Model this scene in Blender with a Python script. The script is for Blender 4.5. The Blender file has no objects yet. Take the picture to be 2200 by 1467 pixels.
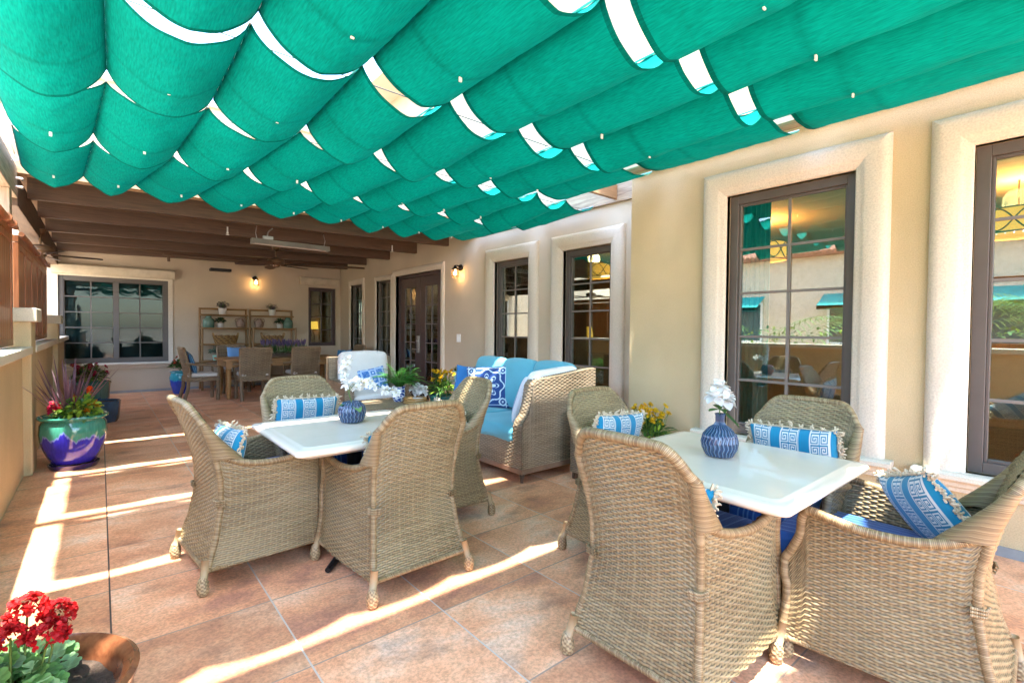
import bpy, math, random
import numpy as np
from mathutils import Vector, Matrix
C = bpy.context.scene
random.seed(7); RNG = np.random.default_rng(7)
PI = math.pi

# ------------------------------------------------------------------ camera
CAMH = 1.34
def _camera():
    f, cx, cy = 1052.0, 1100.0, 733.5
    a = np.array([215-cx, -(702-cy), -f]); a /= np.linalg.norm(a)
    b = np.array([2350-cx, -(722-cy), -f]); b -= a*(a@b); b /= np.linalg.norm(b)
    up = np.cross(b, a)
    R = np.stack([b, a, up])            # rows = world axes seen from the camera
    cam = bpy.data.cameras.new('camera'); o = bpy.data.objects.new('camera', cam)
    C.collection.objects.link(o)
    M = Matrix([[*R[0], 0], [*R[1], 0], [*R[2], CAMH], [0, 0, 0, 1]])
    o.matrix_world = M
    cam.sensor_width = 36; cam.lens = f/2200*36
    cam.clip_start = 0.05; cam.clip_end = 600
    C.camera = o
_camera()

# ------------------------------------------------------------------ light
SUN = Vector((-0.29, -0.76, 2.85)).normalized()      # towards the sun
w = bpy.data.worlds.new('World'); C.world = w; w.use_nodes = True
nt = w.node_tree
sky = nt.nodes.new('ShaderNodeTexSky'); sky.sky_type = 'NISHITA'; sky.sun_disc = False
sky.sun_elevation = math.asin(SUN.z); sky.sun_rotation = math.atan2(SUN.x, SUN.y)
sky.air_density = 1.0; sky.dust_density = 1.2; sky.ozone_density = 1.0
bg = nt.nodes['Background']; bg.inputs[1].default_value = 0.15
nt.links.new(sky.outputs[0], bg.inputs[0])
sl = bpy.data.lights.new('sun', 'SUN'); sl.energy = 2.1; sl.angle = math.radians(1.0); sl.color = (1, .95, .87)
so = bpy.data.objects.new('sun', sl); C.collection.objects.link(so)
so.rotation_euler = (-SUN).to_track_quat('-Z', 'Y').to_euler()
C.view_settings.view_transform = 'Standard'; C.view_settings.look = 'None'
C.view_settings.exposure = 3.58; C.view_settings.gamma = 1
C.cycles.max_bounces = 12; C.cycles.diffuse_bounces = 6; C.cycles.transparent_max_bounces = 12
C.cycles.use_denoising = True
C.cycles.sample_clamp_indirect = 6

# ------------------------------------------------------------------ materials
def newmat(name):
    m = bpy.data.materials.new(name); m.use_nodes = True
    nt = m.node_tree; b = nt.nodes['Principled BSDF']
    return m, nt, b
def N(nt, t, **kw):
    n = nt.nodes.new(t)
    for k, v in kw.items():
        if k in n.inputs: n.inputs[k].default_value = v
        else: setattr(n, k, v)
    return n
def L(nt, a, b): nt.links.new(a, b)
def ramp(nt, fac, stops):
    r = nt.nodes.new('ShaderNodeValToRGB'); e = r.color_ramp.elements
    while len(e) < len(stops): e.new(0.5)
    for i, (p, c) in enumerate(stops):
        e[i].position = p; e[i].color = (*c, 1) if len(c) == 3 else c
    if fac is not None: L(nt, fac, r.inputs[0])
    return r
def mixc(nt, fac, a, b, mode='MIX'):
    n = nt.nodes.new('ShaderNodeMix'); n.data_type = 'RGBA'; n.blend_type = mode
    for s, i in ((fac, 0), (a, 6), (b, 7)):
        if isinstance(s, (int, float)): n.inputs[i].default_value = s
        elif isinstance(s, tuple): n.inputs[i].default_value = (*s, 1)
        else: L(nt, s, n.inputs[i])
    return n.outputs[2]
def mth(nt, op, a, b=None, c=None):
    n = nt.nodes.new('ShaderNodeMath'); n.operation = op
    for i, s in enumerate((a, b, c)):
        if s is None: continue
        if isinstance(s, (int, float)): n.inputs[i].default_value = s
        else: L(nt, s, n.inputs[i])
    return n.outputs[0]
def simple(name, col, rough=.6, metal=0, var=.18, nscale=6, bump=0, bscale=60, coat=0, stretch=None, spec=None, col2=None):
    m, nt, b = newmat(name)
    tc = N(nt, 'ShaderNodeTexCoord')
    src = tc.outputs['Object']
    if stretch:
        mp = N(nt, 'ShaderNodeMapping'); mp.inputs['Scale'].default_value = stretch
        L(nt, src, mp.inputs[0]); src = mp.outputs[0]
    nz = N(nt, 'ShaderNodeTexNoise', Scale=nscale, Detail=6.0, Roughness=.6)
    L(nt, src, nz.inputs['Vector'])
    c2 = col2 or tuple(x*(1-var) for x in col)
    c1 = col if col2 else tuple(min(1, x*(1+var*.5)) for x in col)
    r = ramp(nt, nz.outputs[0], [(.3, c1), (.7, c2)])
    L(nt, r.outputs[0], b.inputs['Base Color'])
    b.inputs['Roughness'].default_value = rough; b.inputs['Metallic'].default_value = metal
    b.inputs['Coat Weight'].default_value = coat
    if spec is not None: b.inputs['Specular IOR Level'].default_value = spec
    if bump:
        n2 = N(nt, 'ShaderNodeTexNoise', Scale=bscale, Detail=4.0)
        L(nt, src, n2.inputs['Vector'])
        bp = N(nt, 'ShaderNodeBump', Strength=bump, Distance=.01); L(nt, n2.outputs[0], bp.inputs['Height'])
        L(nt, bp.outputs[0], b.inputs['Normal'])
    return m
def attrmat(name, rough=.7, bump=0, bscale=300, var=.1, coat=0, sheen=0, trans=0, nscale=8):
    m, nt, b = newmat(name)
    at = N(nt, 'ShaderNodeAttribute'); at.attribute_name = 'Col'
    tc = N(nt, 'ShaderNodeTexCoord')
    nz = N(nt, 'ShaderNodeTexNoise', Scale=nscale, Detail=5.0); L(nt, tc.outputs['Object'], nz.inputs['Vector'])
    r = ramp(nt, nz.outputs[0], [(.3, (1-var,)*3), (.7, (1,)*3)])
    c = mixc(nt, 1.0, at.outputs['Color'], r.outputs[0], 'MULTIPLY')
    L(nt, c, b.inputs['Base Color'])
    b.inputs['Roughness'].default_value = rough; b.inputs['Coat Weight'].default_value = coat
    b.inputs['Sheen Weight'].default_value = sheen
    if bump:
        n2 = N(nt, 'ShaderNodeTexNoise', Scale=bscale, Detail=3.0); L(nt, tc.outputs['Object'], n2.inputs['Vector'])
        bp = N(nt, 'ShaderNodeBump', Strength=bump, Distance=.004); L(nt, n2.outputs[0], bp.inputs['Height'])
        L(nt, bp.outputs[0], b.inputs['Normal'])
    if trans:
        tr = N(nt, 'ShaderNodeBsdfTranslucent'); L(nt, c, tr.inputs[0])
        mx = N(nt, 'ShaderNodeMixShader'); mx.inputs[0].default_value = trans
        L(nt, b.outputs[0], mx.inputs[1]); L(nt, tr.outputs[0], mx.inputs[2])
        L(nt, mx.outputs[0], nt.nodes['Material Output'].inputs[0])
    return m

def stucco(name, col, bump=.55, scale=140, var=.12):
    m, nt, b = newmat(name)
    tc = N(nt, 'ShaderNodeTexCoord')
    n1 = N(nt, 'ShaderNodeTexNoise', Scale=scale, Detail=3.0, Roughness=.55); L(nt, tc.outputs['Object'], n1.inputs['Vector'])
    n3 = N(nt, 'ShaderNodeTexNoise', Scale=1.3, Detail=5.0); L(nt, tc.outputs['Object'], n3.inputs['Vector'])
    r0 = ramp(nt, n3.outputs[0], [(.3, tuple(x*(1-var) for x in col)), (.7, tuple(min(1, x*(1+var*.3)) for x in col))])
    r1 = ramp(nt, n1.outputs[0], [(.35, (.80,)*3), (.6, (1.0,)*3)])
    L(nt, mixc(nt, .8, r0.outputs[0], r1.outputs[0], 'MULTIPLY'), b.inputs['Base Color'])
    b.inputs['Roughness'].default_value = .88; b.inputs['Specular IOR Level'].default_value = .25
    bp = N(nt, 'ShaderNodeBump', Strength=bump, Distance=.006); L(nt, n1.outputs[0], bp.inputs['Height'])
    L(nt, bp.outputs[0], b.inputs['Normal'])
    return m
def wood(name, c1, c2, axis='X', rough=.6, scale=4):
    m, nt, b = newmat(name)
    tc = N(nt, 'ShaderNodeTexCoord'); mp = N(nt, 'ShaderNodeMapping')
    s = [9, 9, 9]; s['XYZ'.index(axis)] = .6
    mp.inputs['Scale'].default_value = s; L(nt, tc.outputs['Object'], mp.inputs[0])
    nz = N(nt, 'ShaderNodeTexNoise', Scale=scale, Detail=8.0, Roughness=.65, Distortion=.6); L(nt, mp.outputs[0], nz.inputs['Vector'])
    r = ramp(nt, nz.outputs[0], [(.32, c2), (.62, c1)])
    L(nt, r.outputs[0], b.inputs['Base Color']); b.inputs['Roughness'].default_value = rough
    bp = N(nt, 'ShaderNodeBump', Strength=.25, Distance=.004); L(nt, nz.outputs[0], bp.inputs['Height']); L(nt, bp.outputs[0], b.inputs['Normal'])
    return m

MT = {}
MT['near_wall'] = stucco('stucco_tan', (.64, .50, .295), var=.16)
MT['far_wall'] = stucco('stucco_beige', (.60, .50, .365), bump=.35)
MT['back_wall'] = stucco('stucco_back', (.60, .49, .36), bump=.3)
MT['trim'] = stucco('stucco_trim', (.70, .62, .50), bump=.5, scale=90, var=.06)
MT['cap'] = stucco('cap_plaster', (.72, .65, .52), bump=.15, var=.08)
MT['winframe'] = simple('window_taupe', (.10, .082, .070), .45, var=.1)
MT['muntin'] = simple('muntin_taupe', (.17, .15, .13), .4, var=.05)
MT['doorpaint'] = simple('door_plum_brown', (.075, .050, .047), .4, var=.1)
MT['beam'] = wood('beam_brown', (.125, .072, .042), (.07, .04, .024), 'X')
MT['beamy'] = wood('beam_brown_long', (.125, .072, .042), (.07, .04, .024), 'Y')
MT['deck'] = wood('ceiling_boards', (.24, .135, .07), (.15, .085, .045), 'Y')
MT['weather'] = wood('weathered_wood', (.46, .35, .24), (.22, .15, .10), 'Y')
MT['weatherx'] = wood('pergola_beam', (.42, .24, .12), (.30, .165, .08), 'X')
MT['cedar'] = wood('cedar_boards', (.46, .16, .05), (.20, .06, .022), 'Z', .35)
MT['pine'] = wood('golden_pine', (.42, .22, .075), (.26, .13, .04), 'X', .45)
MT['bamboo'] = wood('bamboo', (.34, .19, .07), (.19, .10, .035), 'Z', .45)
MT['metal'] = simple('brushed_steel', (.55, .54, .52), .35, .9, var=.05)
MT['blackmetal'] = simple('black_metal', (.02, .018, .018), .4, .4, var=.1)
MT['bronze'] = simple('bronze', (.16, .095, .05), .4, .7, var=.2)
MT['white'] = simple('white_plastic', (.8, .79, .76), .4, var=.03)
MT['soil'] = simple('soil', (.07, .045, .03), .95, var=.5, nscale=40, bump=1, bscale=90)
MT['wicker'] = attrmat('wicker_strands', .5, var=.15, nscale=5)
MT['cloth'] = attrmat('woven_cloth', .85, bump=.3, bscale=500, var=.06, sheen=.2)
MT['leaf'] = attrmat('leaf', .5, var=.25, trans=.25, nscale=14)
MT['petal'] = attrmat('petal', .6, var=.05, trans=.3, nscale=14)
MT['paint'] = attrmat('painted', .35, var=.05)
MT['tassel'] = simple('tassel_cotton', (.62, .50, .34), .95, var=.2, nscale=60)
MT['tabletop'] = simple('resin_tabletop', (.76, .66, .52), .2, var=.035, nscale=3, coat=.3)
MT['cord'] = simple('steel_cable', (.10, .10, .10), .4, .7)

_m = MT['tabletop']; _n = _m.node_tree; _t = N(_n, 'ShaderNodeTexCoord'); _z = N(_n, 'ShaderNodeTexNoise', Scale=7.0, Detail=8.0, Roughness=.7); L(_n, _t.outputs['Object'], _z.inputs['Vector'])
L(_n, ramp(_n, _z.outputs[0], [(.3, (.18,)*3), (.7, (.27,)*3)]).outputs[0], _n.nodes['Principled BSDF'].inputs['Roughness'])
def wrapmat():
    m, nt, b = newmat('wrapped_cane')
    uv = N(nt, 'ShaderNodeUVMap')
    sp = N(nt, 'ShaderNodeSeparateXYZ'); L(nt, uv.outputs[0], sp.inputs[0])
    w_ = mth(nt, 'MULTIPLY', sp.outputs[0], 1/.0052)
    w2 = mth(nt, 'ADD', w_, sp.outputs[1])
    fr = mth(nt, 'FRACT', w2)
    tri = mth(nt, 'ABSOLUTE', mth(nt, 'SUBTRACT', fr, .5))          # 0 centre .. .5 gap
    hh = mth(nt, 'SQRT', mth(nt, 'MAXIMUM', mth(nt, 'SUBTRACT', .25, mth(nt, 'MULTIPLY', tri, tri)), 0.0))
    fl = mth(nt, 'FLOOR', w2)
    wn = N(nt, 'ShaderNodeTexWhiteNoise'); wn.noise_dimensions = '1D'; L(nt, fl, wn.inputs['W'])
    r = ramp(nt, wn.outputs[0], [(0, (.20, .125, .055)), (.5, (.30, .205, .095)), (1, (.40, .30, .16))])
    g = ramp(nt, tri, [(.30, (1, 1, 1)), (.5, (.25, .2, .15))])
    L(nt, mixc(nt, 1.0, r.outputs[0], g.outputs[0], 'MULTIPLY'), b.inputs['Base Color'])
    b.inputs['Roughness'].default_value = .45
    bp = N(nt, 'ShaderNodeBump', Strength=.8, Distance=.002); L(nt, hh, bp.inputs['Height']); L(nt, bp.outputs[0], b.inputs['Normal'])
    return m
MT['wrap'] = wrapmat()

def canopymat():
    m, nt, b = newmat('canopy_fabric')
    at = N(nt, 'ShaderNodeAttribute'); at.attribute_name = 'Col'
    tc = N(nt, 'ShaderNodeTexCoord'); mp = N(nt, 'ShaderNodeMapping'); mp.inputs['Scale'].default_value = (140, 15, 140)
    L(nt, tc.outputs['Object'], mp.inputs[0])
    nz = N(nt, 'ShaderNodeTexNoise', Scale=1.0, Detail=2.0); L(nt, mp.outputs[0], nz.inputs['Vector'])
    r = ramp(nt, nz.outputs[0], [(.3, (.74,)*3), (.7, (1.08,)*3)])
    c = mixc(nt, 1.0, at.outputs['Color'], r.outputs[0], 'MULTIPLY')
    n4 = N(nt, 'ShaderNodeTexNoise', Scale=2.2, Detail=5.0); L(nt, tc.outputs['Object'], n4.inputs['Vector']); r4 = ramp(nt, n4.outputs[0], [(.35, (.80, .82, .80)), (.65, (1, 1, 1))]); c = mixc(nt, 1.0, c, r4.outputs[0], 'MULTIPLY')
    L(nt, c, b.inputs['Base Color']); b.inputs['Roughness'].default_value = .85; b.inputs['Specular IOR Level'].default_value = .04
    tr = N(nt, 'ShaderNodeBsdfTranslucent'); L(nt, c, tr.inputs[0])
    n2 = N(nt, 'ShaderNodeTexNoise', Scale=7.0, Detail=3.0); L(nt, tc.outputs['Object'], n2.inputs['Vector'])
    bp = N(nt, 'ShaderNodeBump', Strength=.55, Distance=.025); L(nt, n2.outputs[0], bp.inputs['Height']); L(nt, bp.outputs[0], b.inputs['Normal'])
    L(nt, bp.outputs[0], tr.inputs['Normal'])
    mx = N(nt, 'ShaderNodeMixShader'); mx.inputs[0].default_value = .055
    L(nt, b.outputs[0], mx.inputs[1]); L(nt, tr.outputs[0], mx.inputs[2])
    L(nt, mx.outputs[0], nt.nodes['Material Output'].inputs[0])
    return m
MT['canopy'] = canopymat()

def glassmat(name, tint=(.82, .90, .86), base=.10):
    m, nt, b = newmat(name)
    nt.nodes.remove(b)
    t = N(nt, 'ShaderNodeBsdfTransparent'); t.inputs[0].default_value = (*tint, 1)
    g = N(nt, 'ShaderNodeBsdfGlossy', Roughness=.0); g.inputs[0].default_value = (.95, 1, .98, 1)
    lw = N(nt, 'ShaderNodeFresnel', IOR=1.5)
    f = mth(nt, 'ADD', mth(nt, 'MULTIPLY', lw.outputs[0], 1.7), base)
    f = mth(nt, 'MAXIMUM', mth(nt, 'MINIMUM', f, .95), .015)
    tc = N(nt, 'ShaderNodeTexCoord'); nz = N(nt, 'ShaderNodeTexNoise', Scale=1.6, Detail=1.0); L(nt, tc.outputs['Object'], nz.inputs['Vector'])
    mx = N(nt, 'ShaderNodeMixShader'); L(nt, f, mx.inputs[0]); L(nt, t.outputs[0], mx.inputs[1]); L(nt, g.outputs[0], mx.inputs[2])
    L(nt, mx.outputs[0], nt.nodes['Material Output'].inputs[0])
    return m
MT['glass'] = glassmat('window_glass')
MT['glass_dim'] = glassmat('window_glass_dim', (.55, .66, .66), -.068)
MT['jar'] = glassmat('jar_glass', (.62, .82, .76), .05)

def emit(name, col, s):
    m, nt, b = newmat(name)
    b.inputs['Base Color'].default_value = (*[min(1, c) for c in col], 1)
    b.inputs['Emission Color'].default_value = (*col, 1); b.inputs['Emission Strength'].default_value = s
    return m
MT['bulb'] = emit('lit_bulb', (1, .55, .18), 6)
MT['shade'] = emit('lit_shade', (1, .55, .08), .11)
MT['shade_dim'] = emit('lit_shade_table', (1, .55, .07), .14)

def floormat():
    m, nt, b = newmat('terracotta_tiles')
    tc = N(nt, 'ShaderNodeTexCoord'); sp = N(nt, 'ShaderNodeSeparateXYZ'); L(nt, tc.outputs['Object'], sp.inputs[0])
    T = .609
    xs = mth(nt, 'DIVIDE', mth(nt, 'SUBTRACT', sp.outputs[0], .028-20*T), T)
    ys = mth(nt, 'DIVIDE', mth(nt, 'SUBTRACT', sp.outputs[1], 1.364-40*T), T)
    fx, fy = mth(nt, 'FLOOR', xs), mth(nt, 'FLOOR', ys)
    def edge(v, wdt):
        f = mth(nt, 'FRACT', v); e = mth(nt, 'MINIMUM', f, mth(nt, 'SUBTRACT', 1.0, f))
        return mth(nt, 'LESS_THAN', e, wdt/T/2)
    gx, gy = edge(xs, .007), edge(ys, .0075)
    cb = N(nt, 'ShaderNodeCombineXYZ'); L(nt, fx, cb.inputs[0]); L(nt, fy, cb.inputs[1])
    wn = N(nt, 'ShaderNodeTexWhiteNoise'); wn.noise_dimensions = '3D'; L(nt, cb.outputs[0], wn.inputs['Vector'])
    off = N(nt, 'ShaderNodeVectorMath'); off.operation = 'SCALE'; L(nt, wn.outputs['Color'], off.inputs[0]); off.inputs['Scale'].default_value = 40
    ad = N(nt, 'ShaderNodeVectorMath'); ad.operation = 'ADD'; L(nt, tc.outputs['Object'], ad.inputs[0]); L(nt, off.outputs[0], ad.inputs[1])
    mp = N(nt, 'ShaderNodeMapping'); mp.inputs['Scale'].default_value = (1.0, 1.45, 1); L(nt, ad.outputs[0], mp.inputs[0])
    n1 = N(nt, 'ShaderNodeTexNoise', Scale=1.7, Detail=10.0, Roughness=.66, Distortion=.15); L(nt, mp.outputs[0], n1.inputs['Vector'])
    n2 = N(nt, 'ShaderNodeTexNoise', Scale=70.0, Detail=4.0, Roughness=.7); L(nt, ad.outputs[0], n2.inputs['Vector'])
    n3 = N(nt, 'ShaderNodeTexNoise', Scale=3.1, Detail=5.0, Roughness=.6); L(nt, mp.outputs[0], n3.inputs['Vector'])
    r = ramp(nt, n1.outputs[0], [(.32, (.52, .24, .15)), (.44, (.76, .36, .19)), (.55, (.86, .47, .27)), (.68, (.88, .62, .44))])
    r3 = ramp(nt, n3.outputs[0], [(.56, (1, 1, 1)), (.72, (.62, .62, .66))])
    r2 = ramp(nt, n2.outputs[0], [(.36, (.70, .67, .65)), (.60, (1.10, 1.10, 1.10))])
    c = mixc(nt, 1.0, r.outputs[0], r3.outputs[0], 'MULTIPLY')
    c = mixc(nt, .85, c, r2.outputs[0], 'MULTIPLY')
    pt = ramp(nt, wn.outputs['Value'], [(0, (.80, .78, .76)), (.5, (1, .97, .93)), (1, (1.06, 1.08, 1.10))])
    c = mixc(nt, 1.0, c, pt.outputs[0], 'MULTIPLY')
    # grout: pale, one dark movement joint
    isx = mth(nt, 'COMPARE', mth(nt, 'ROUND', xs), 20.0, .1)
    gc = mixc(nt, isx, (.58, .50, .42), (.06, .045, .04))
    c = mixc(nt, gy, c, (.36, .26, .19)); c = mixc(nt, gx, c, gc)
    L(nt, c, b.inputs['Base Color'])
    rr = ramp(nt, n1.outputs[0], [(.3, (.42,)*3), (.7, (.55,)*3)]); L(nt, rr.outputs[0], b.inputs['Roughness'])
    g = mth(nt, 'MAXIMUM', gx, gy)
    h = mth(nt, 'SUBTRACT', mth(nt, 'MULTIPLY', n2.outputs[0], .35), g)
    bp = N(nt, 'ShaderNodeBump', Strength=.5, Distance=.004); L(nt, h, bp.inputs['Height']); L(nt, bp.outputs[0], b.inputs['Normal'])
    return m
MT['tiles'] = floormat()

def glaze(name, zsplit, ctop, cbot, cdrip, wob=.05, rough=.12, nsc=7):
    m, nt, b = newmat(name)
    tc = N(nt, 'ShaderNodeTexCoord'); sp = N(nt, 'ShaderNodeSeparateXYZ'); L(nt, tc.outputs['Object'], sp.inputs[0])
    mp = N(nt, 'ShaderNodeMapping'); mp.inputs['Scale'].default_value = (1, 1, .15); L(nt, tc.outputs['Object'], mp.inputs[0])
    nz = N(nt, 'ShaderNodeTexNoise', Scale=nsc, Detail=4.0); L(nt, mp.outputs[0], nz.inputs['Vector'])
    n2 = N(nt, 'ShaderNodeTexNoise', Scale=60.0, Detail=3.0); L(nt, mp.outputs[0], n2.inputs['Vector'])
    z = mth(nt, 'ADD', sp.outputs[2], mth(nt, 'MULTIPLY', mth(nt, 'SUBTRACT', nz.outputs[0], .5), wob*6))
    z = mth(nt, 'ADD', z, mth(nt, 'MULTIPLY', mth(nt, 'SUBTRACT', n2.outputs[0], .5), .03))
    f = mth(nt, 'ADD', mth(nt, 'MULTIPLY', mth(nt, 'SUBTRACT', z, zsplit), 9.0), .5)
    r = ramp(nt, f, [(.0, cbot), (.38, cbot), (.52, cdrip), (.68, ctop), (1, ctop)])
    sp2 = ramp(nt, n2.outputs[0], [(.3, (.7,)*3), (.7, (1.15,)*3)])
    L(nt, mixc(nt, .8, r.outputs[0], sp2.outputs[0], 'MULTIPLY'), b.inputs['Base Color'])
    b.inputs['Roughness'].default_value = rough; b.inputs['Coat Weight'].default_value = .6
    return m

# ------------------------------------------------------------------ geometry helpers
class G:
    def __init__(s): s.V = []; s.UV = []; s.CO = []; s.n = 0; s.Q = []; s.P = []; s.M = None
    def add(s, V, faces, uv=None, col=(1, 1, 1)):
        V = np.asarray(V, float).reshape(-1, 3)
        if s.M is not None:
            V = V @ np.array(s.M.to_3x3()).T + np.array(s.M.translation)
        k = len(V); s.V.append(V)
        s.UV.append(np.zeros((k, 2)) if uv is None else np.asarray(uv, float).reshape(-1, 2))
        c = np.asarray(col, float)
        s.CO.append(np.broadcast_to(c, (k, 3)).copy() if c.ndim == 1 else c.reshape(-1, 3))
        if isinstance(faces, np.ndarray): s.Q.append(faces + s.n)
        else:
            q = [f for f in faces if len(f) == 4]; p = [f for f in faces if len(f) != 4]
            if q: s.Q.append(np.array(q) + s.n)
            s.P += [[i + s.n for i in f] for f in p]
        s.n += k
        return s
    def build(s, name, mat, parent=None, loc=None, smooth=True, ang=35, bevel=0, seg=2):
        me = bpy.data.meshes.new(name)
        V = np.concatenate(s.V); Q = np.concatenate(s.Q) if s.Q else np.zeros((0, 4), int)
        pl = [i for f in s.P for i in f]
        lv = np.concatenate([Q.ravel(), np.array(pl, int)]).astype(np.int32)
        tot = np.concatenate([np.full(len(Q), 4), np.array([len(f) for f in s.P], int)]).astype(np.int32)
        st = np.concatenate([[0], np.cumsum(tot)[:-1]]).astype(np.int32)
        me.vertices.add(len(V)); me.vertices.foreach_set('co', V.astype(np.float32).ravel())
        me.loops.add(len(lv)); me.loops.foreach_set('vertex_index', lv)
        me.polygons.add(len(tot)); me.polygons.foreach_set('loop_start', st); me.polygons.foreach_set('loop_total', tot)
        me.update(calc_edges=True)
        uv = np.concatenate(s.UV); ul = me.uv_layers.new(name='UVMap'); ul.data.foreach_set('uv', uv[lv].astype(np.float32).ravel())
        co = np.concatenate(s.CO); a = me.color_attributes.new('Col', 'FLOAT_COLOR', 'POINT')
        a.data.foreach_set('color', np.hstack([co, np.ones((len(co), 1))]).astype(np.float32).ravel())
        me.validate()
        me.polygons.foreach_set('use_smooth', np.full(len(me.polygons), bool(smooth)))
        if smooth:
            me.polygons.foreach_set('use_smooth', np.ones(len(me.polygons), bool))
            if ang: me.set_sharp_from_angle(angle=math.radians(ang))
        me.materials.append(MT[mat] if isinstance(mat, str) else mat)
        o = bpy.data.objects.new(name, me); C.collection.objects.link(o)
        if parent is not None: o.parent = parent
        if loc is not None: o.location = loc
        if bevel:
            b = o.modifiers.new('bevel', 'BEVEL'); b.width = bevel; b.segments = seg; b.limit_method = 'ANGLE'; b.harden_normals = False
        return o
    def grid(s, P, uv=None, col=(1, 1, 1), cu=False, cv=False, flip=False):
        P = np.asarray(P, float); nu, nv = P.shape[:2]
        idx = np.arange(nu*nv).reshape(nu, nv)
        if cu: idx = np.vstack([idx, idx[:1]])
        if cv: idx = np.hstack([idx, idx[:, :1]])
        f = np.stack([idx[:-1, :-1], idx[1:, :-1], idx[1:, 1:], idx[:-1, 1:]], -1).reshape(-1, 4)
        if flip: f = f[:, ::-1]
        return s.add(P.reshape(-1, 3), f, uv, col)
    def box(s, x0, x1, y0, y1, z0, z1, col=(1, 1, 1)):
        V = [(x, y, z) for x in (x0, x1) for y in (y0, y1) for z in (z0, z1)]
        F = np.array([(0, 1, 3, 2), (4, 6, 7, 5), (0, 4, 5, 1), (2, 3, 7, 6), (0, 2, 6, 4), (1, 5, 7, 3)])
        return s.add(V, F, None, col)
    def tube(s, pts, r, n=10, col=(1, 1, 1), caps=True, flat=1.0, closed=False):
        p = np.asarray(pts, float); k = len(p); r = np.broadcast_to(np.asarray(r, float), (k,))
        t = np.gradient(p, axis=0) if not closed else (np.roll(p, -1, 0)-np.roll(p, 1, 0))
        t /= np.linalg.norm(t, axis=1)[:, None] + 1e-12
        a = np.array([0, 0, 1.]) if abs(t[0][2]) < .9 else np.array([1., 0, 0])
        nn = np.cross(t[0], a); nn /= np.linalg.norm(nn); fr = []
        for i in range(k):
            nn = nn - t[i]*(nn@t[i]); nn /= np.linalg.norm(nn) + 1e-12
            fr.append((nn.copy(), np.cross(t[i], nn)))
        th = np.linspace(0, 2*PI, n, endpoint=False)
        A = np.array([f[0] for f in fr]); B = np.array([f[1] for f in fr])
        P = p[:, None] + r[:, None, None]*(np.cos(th)[None, :, None]*A[:, None] + flat*np.sin(th)[None, :, None]*B[:, None])
        d = np.concatenate([[0], np.cumsum(np.linalg.norm(np.diff(p, axis=0), axis=1))])
        uv = np.stack(np.meshgrid(d, th/(2*PI), indexing='ij'), -1)
        base = s.n; s.grid(P, uv, col, cu=closed, cv=True, flip=True)
        if caps and not closed:
            s.P.append([base+i for i in range(n)]); s.P.append([base+(k-1)*n+i for i in range(n)][::-1])
        return s
    def lathe(s, prof, c=(0, 0, 0), n=32, col=(1, 1, 1), rf=None):
        pr = np.array(prof, float); th = np.linspace(0, 2*PI, n, endpoint=False)
        R = pr[:, 0][:, None]*np.ones(n)[None]
        if rf is not None: R = R*rf(th[None, :], pr[:, 1][:, None])
        P = np.stack([c[0]+R*np.cos(th), c[1]+R*np.sin(th), c[2]+np.broadcast_to(pr[:, 1][:, None], R.shape)], -1)
        return s.grid(P, None, col if np.asarray(col).ndim == 1 else col, cv=True, flip=True)
    def softbox(s, c, h, r, puff=0, puffs=0, n=10, col=None, wob=0):
        """rounded box, centre c, half sizes h, edge radius r; col(x,y,z)->(k,3)"""
        h = np.array(h, float); c = np.array(c, float)
        def co(hh):
            i = np.linspace(-(hh-r), hh-r, n); e = np.array([.25, .5, .75, 1.0])*r
            return np.concatenate([-(hh-r)-e[::-1], i, hh-r+e])
        for ax in range(3):
            for sg in (-1, 1):
                a1, a2 = (ax+1) % 3, (ax+2) % 3
                U, W = np.meshgrid(co(h[a1]), co(h[a2]), indexing='ij')
                P = np.zeros(U.shape+(3,)); P[..., a1] = U; P[..., a2] = W; P[..., ax] = sg*h[ax]
                q = np.clip(P, -(h-r), h-r); d = P-q; d /= np.linalg.norm(d, axis=-1)[..., None]+1e-12
                P = q + d*r
                x, y, z = P[..., 0]/h[0], P[..., 1]/h[1], P[..., 2]/h[2]
                P[..., 2] += puff*(1-x**2)*(1-y**2)*np.sign(z)*np.minimum(1, np.abs(z)*3)
                if puffs: P[..., 1] += puffs*(1-x**2)*(1-z**2)*y; P[..., 0] += puffs*(1-y**2)*(1-z**2)*x
                if wob: P += wob*np.stack([np.sin(9*P[..., 2]/h[2]*.5+3*y), np.sin(5*x+4*z), np.sin(4*x+5*y)], -1)
                cc = (1, 1, 1) if col is None else (np.array(col) if not callable(col) else col(P).reshape(-1, 3))
                s.grid(P+c, None, cc, flip=(sg < 0))
        return s

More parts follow.
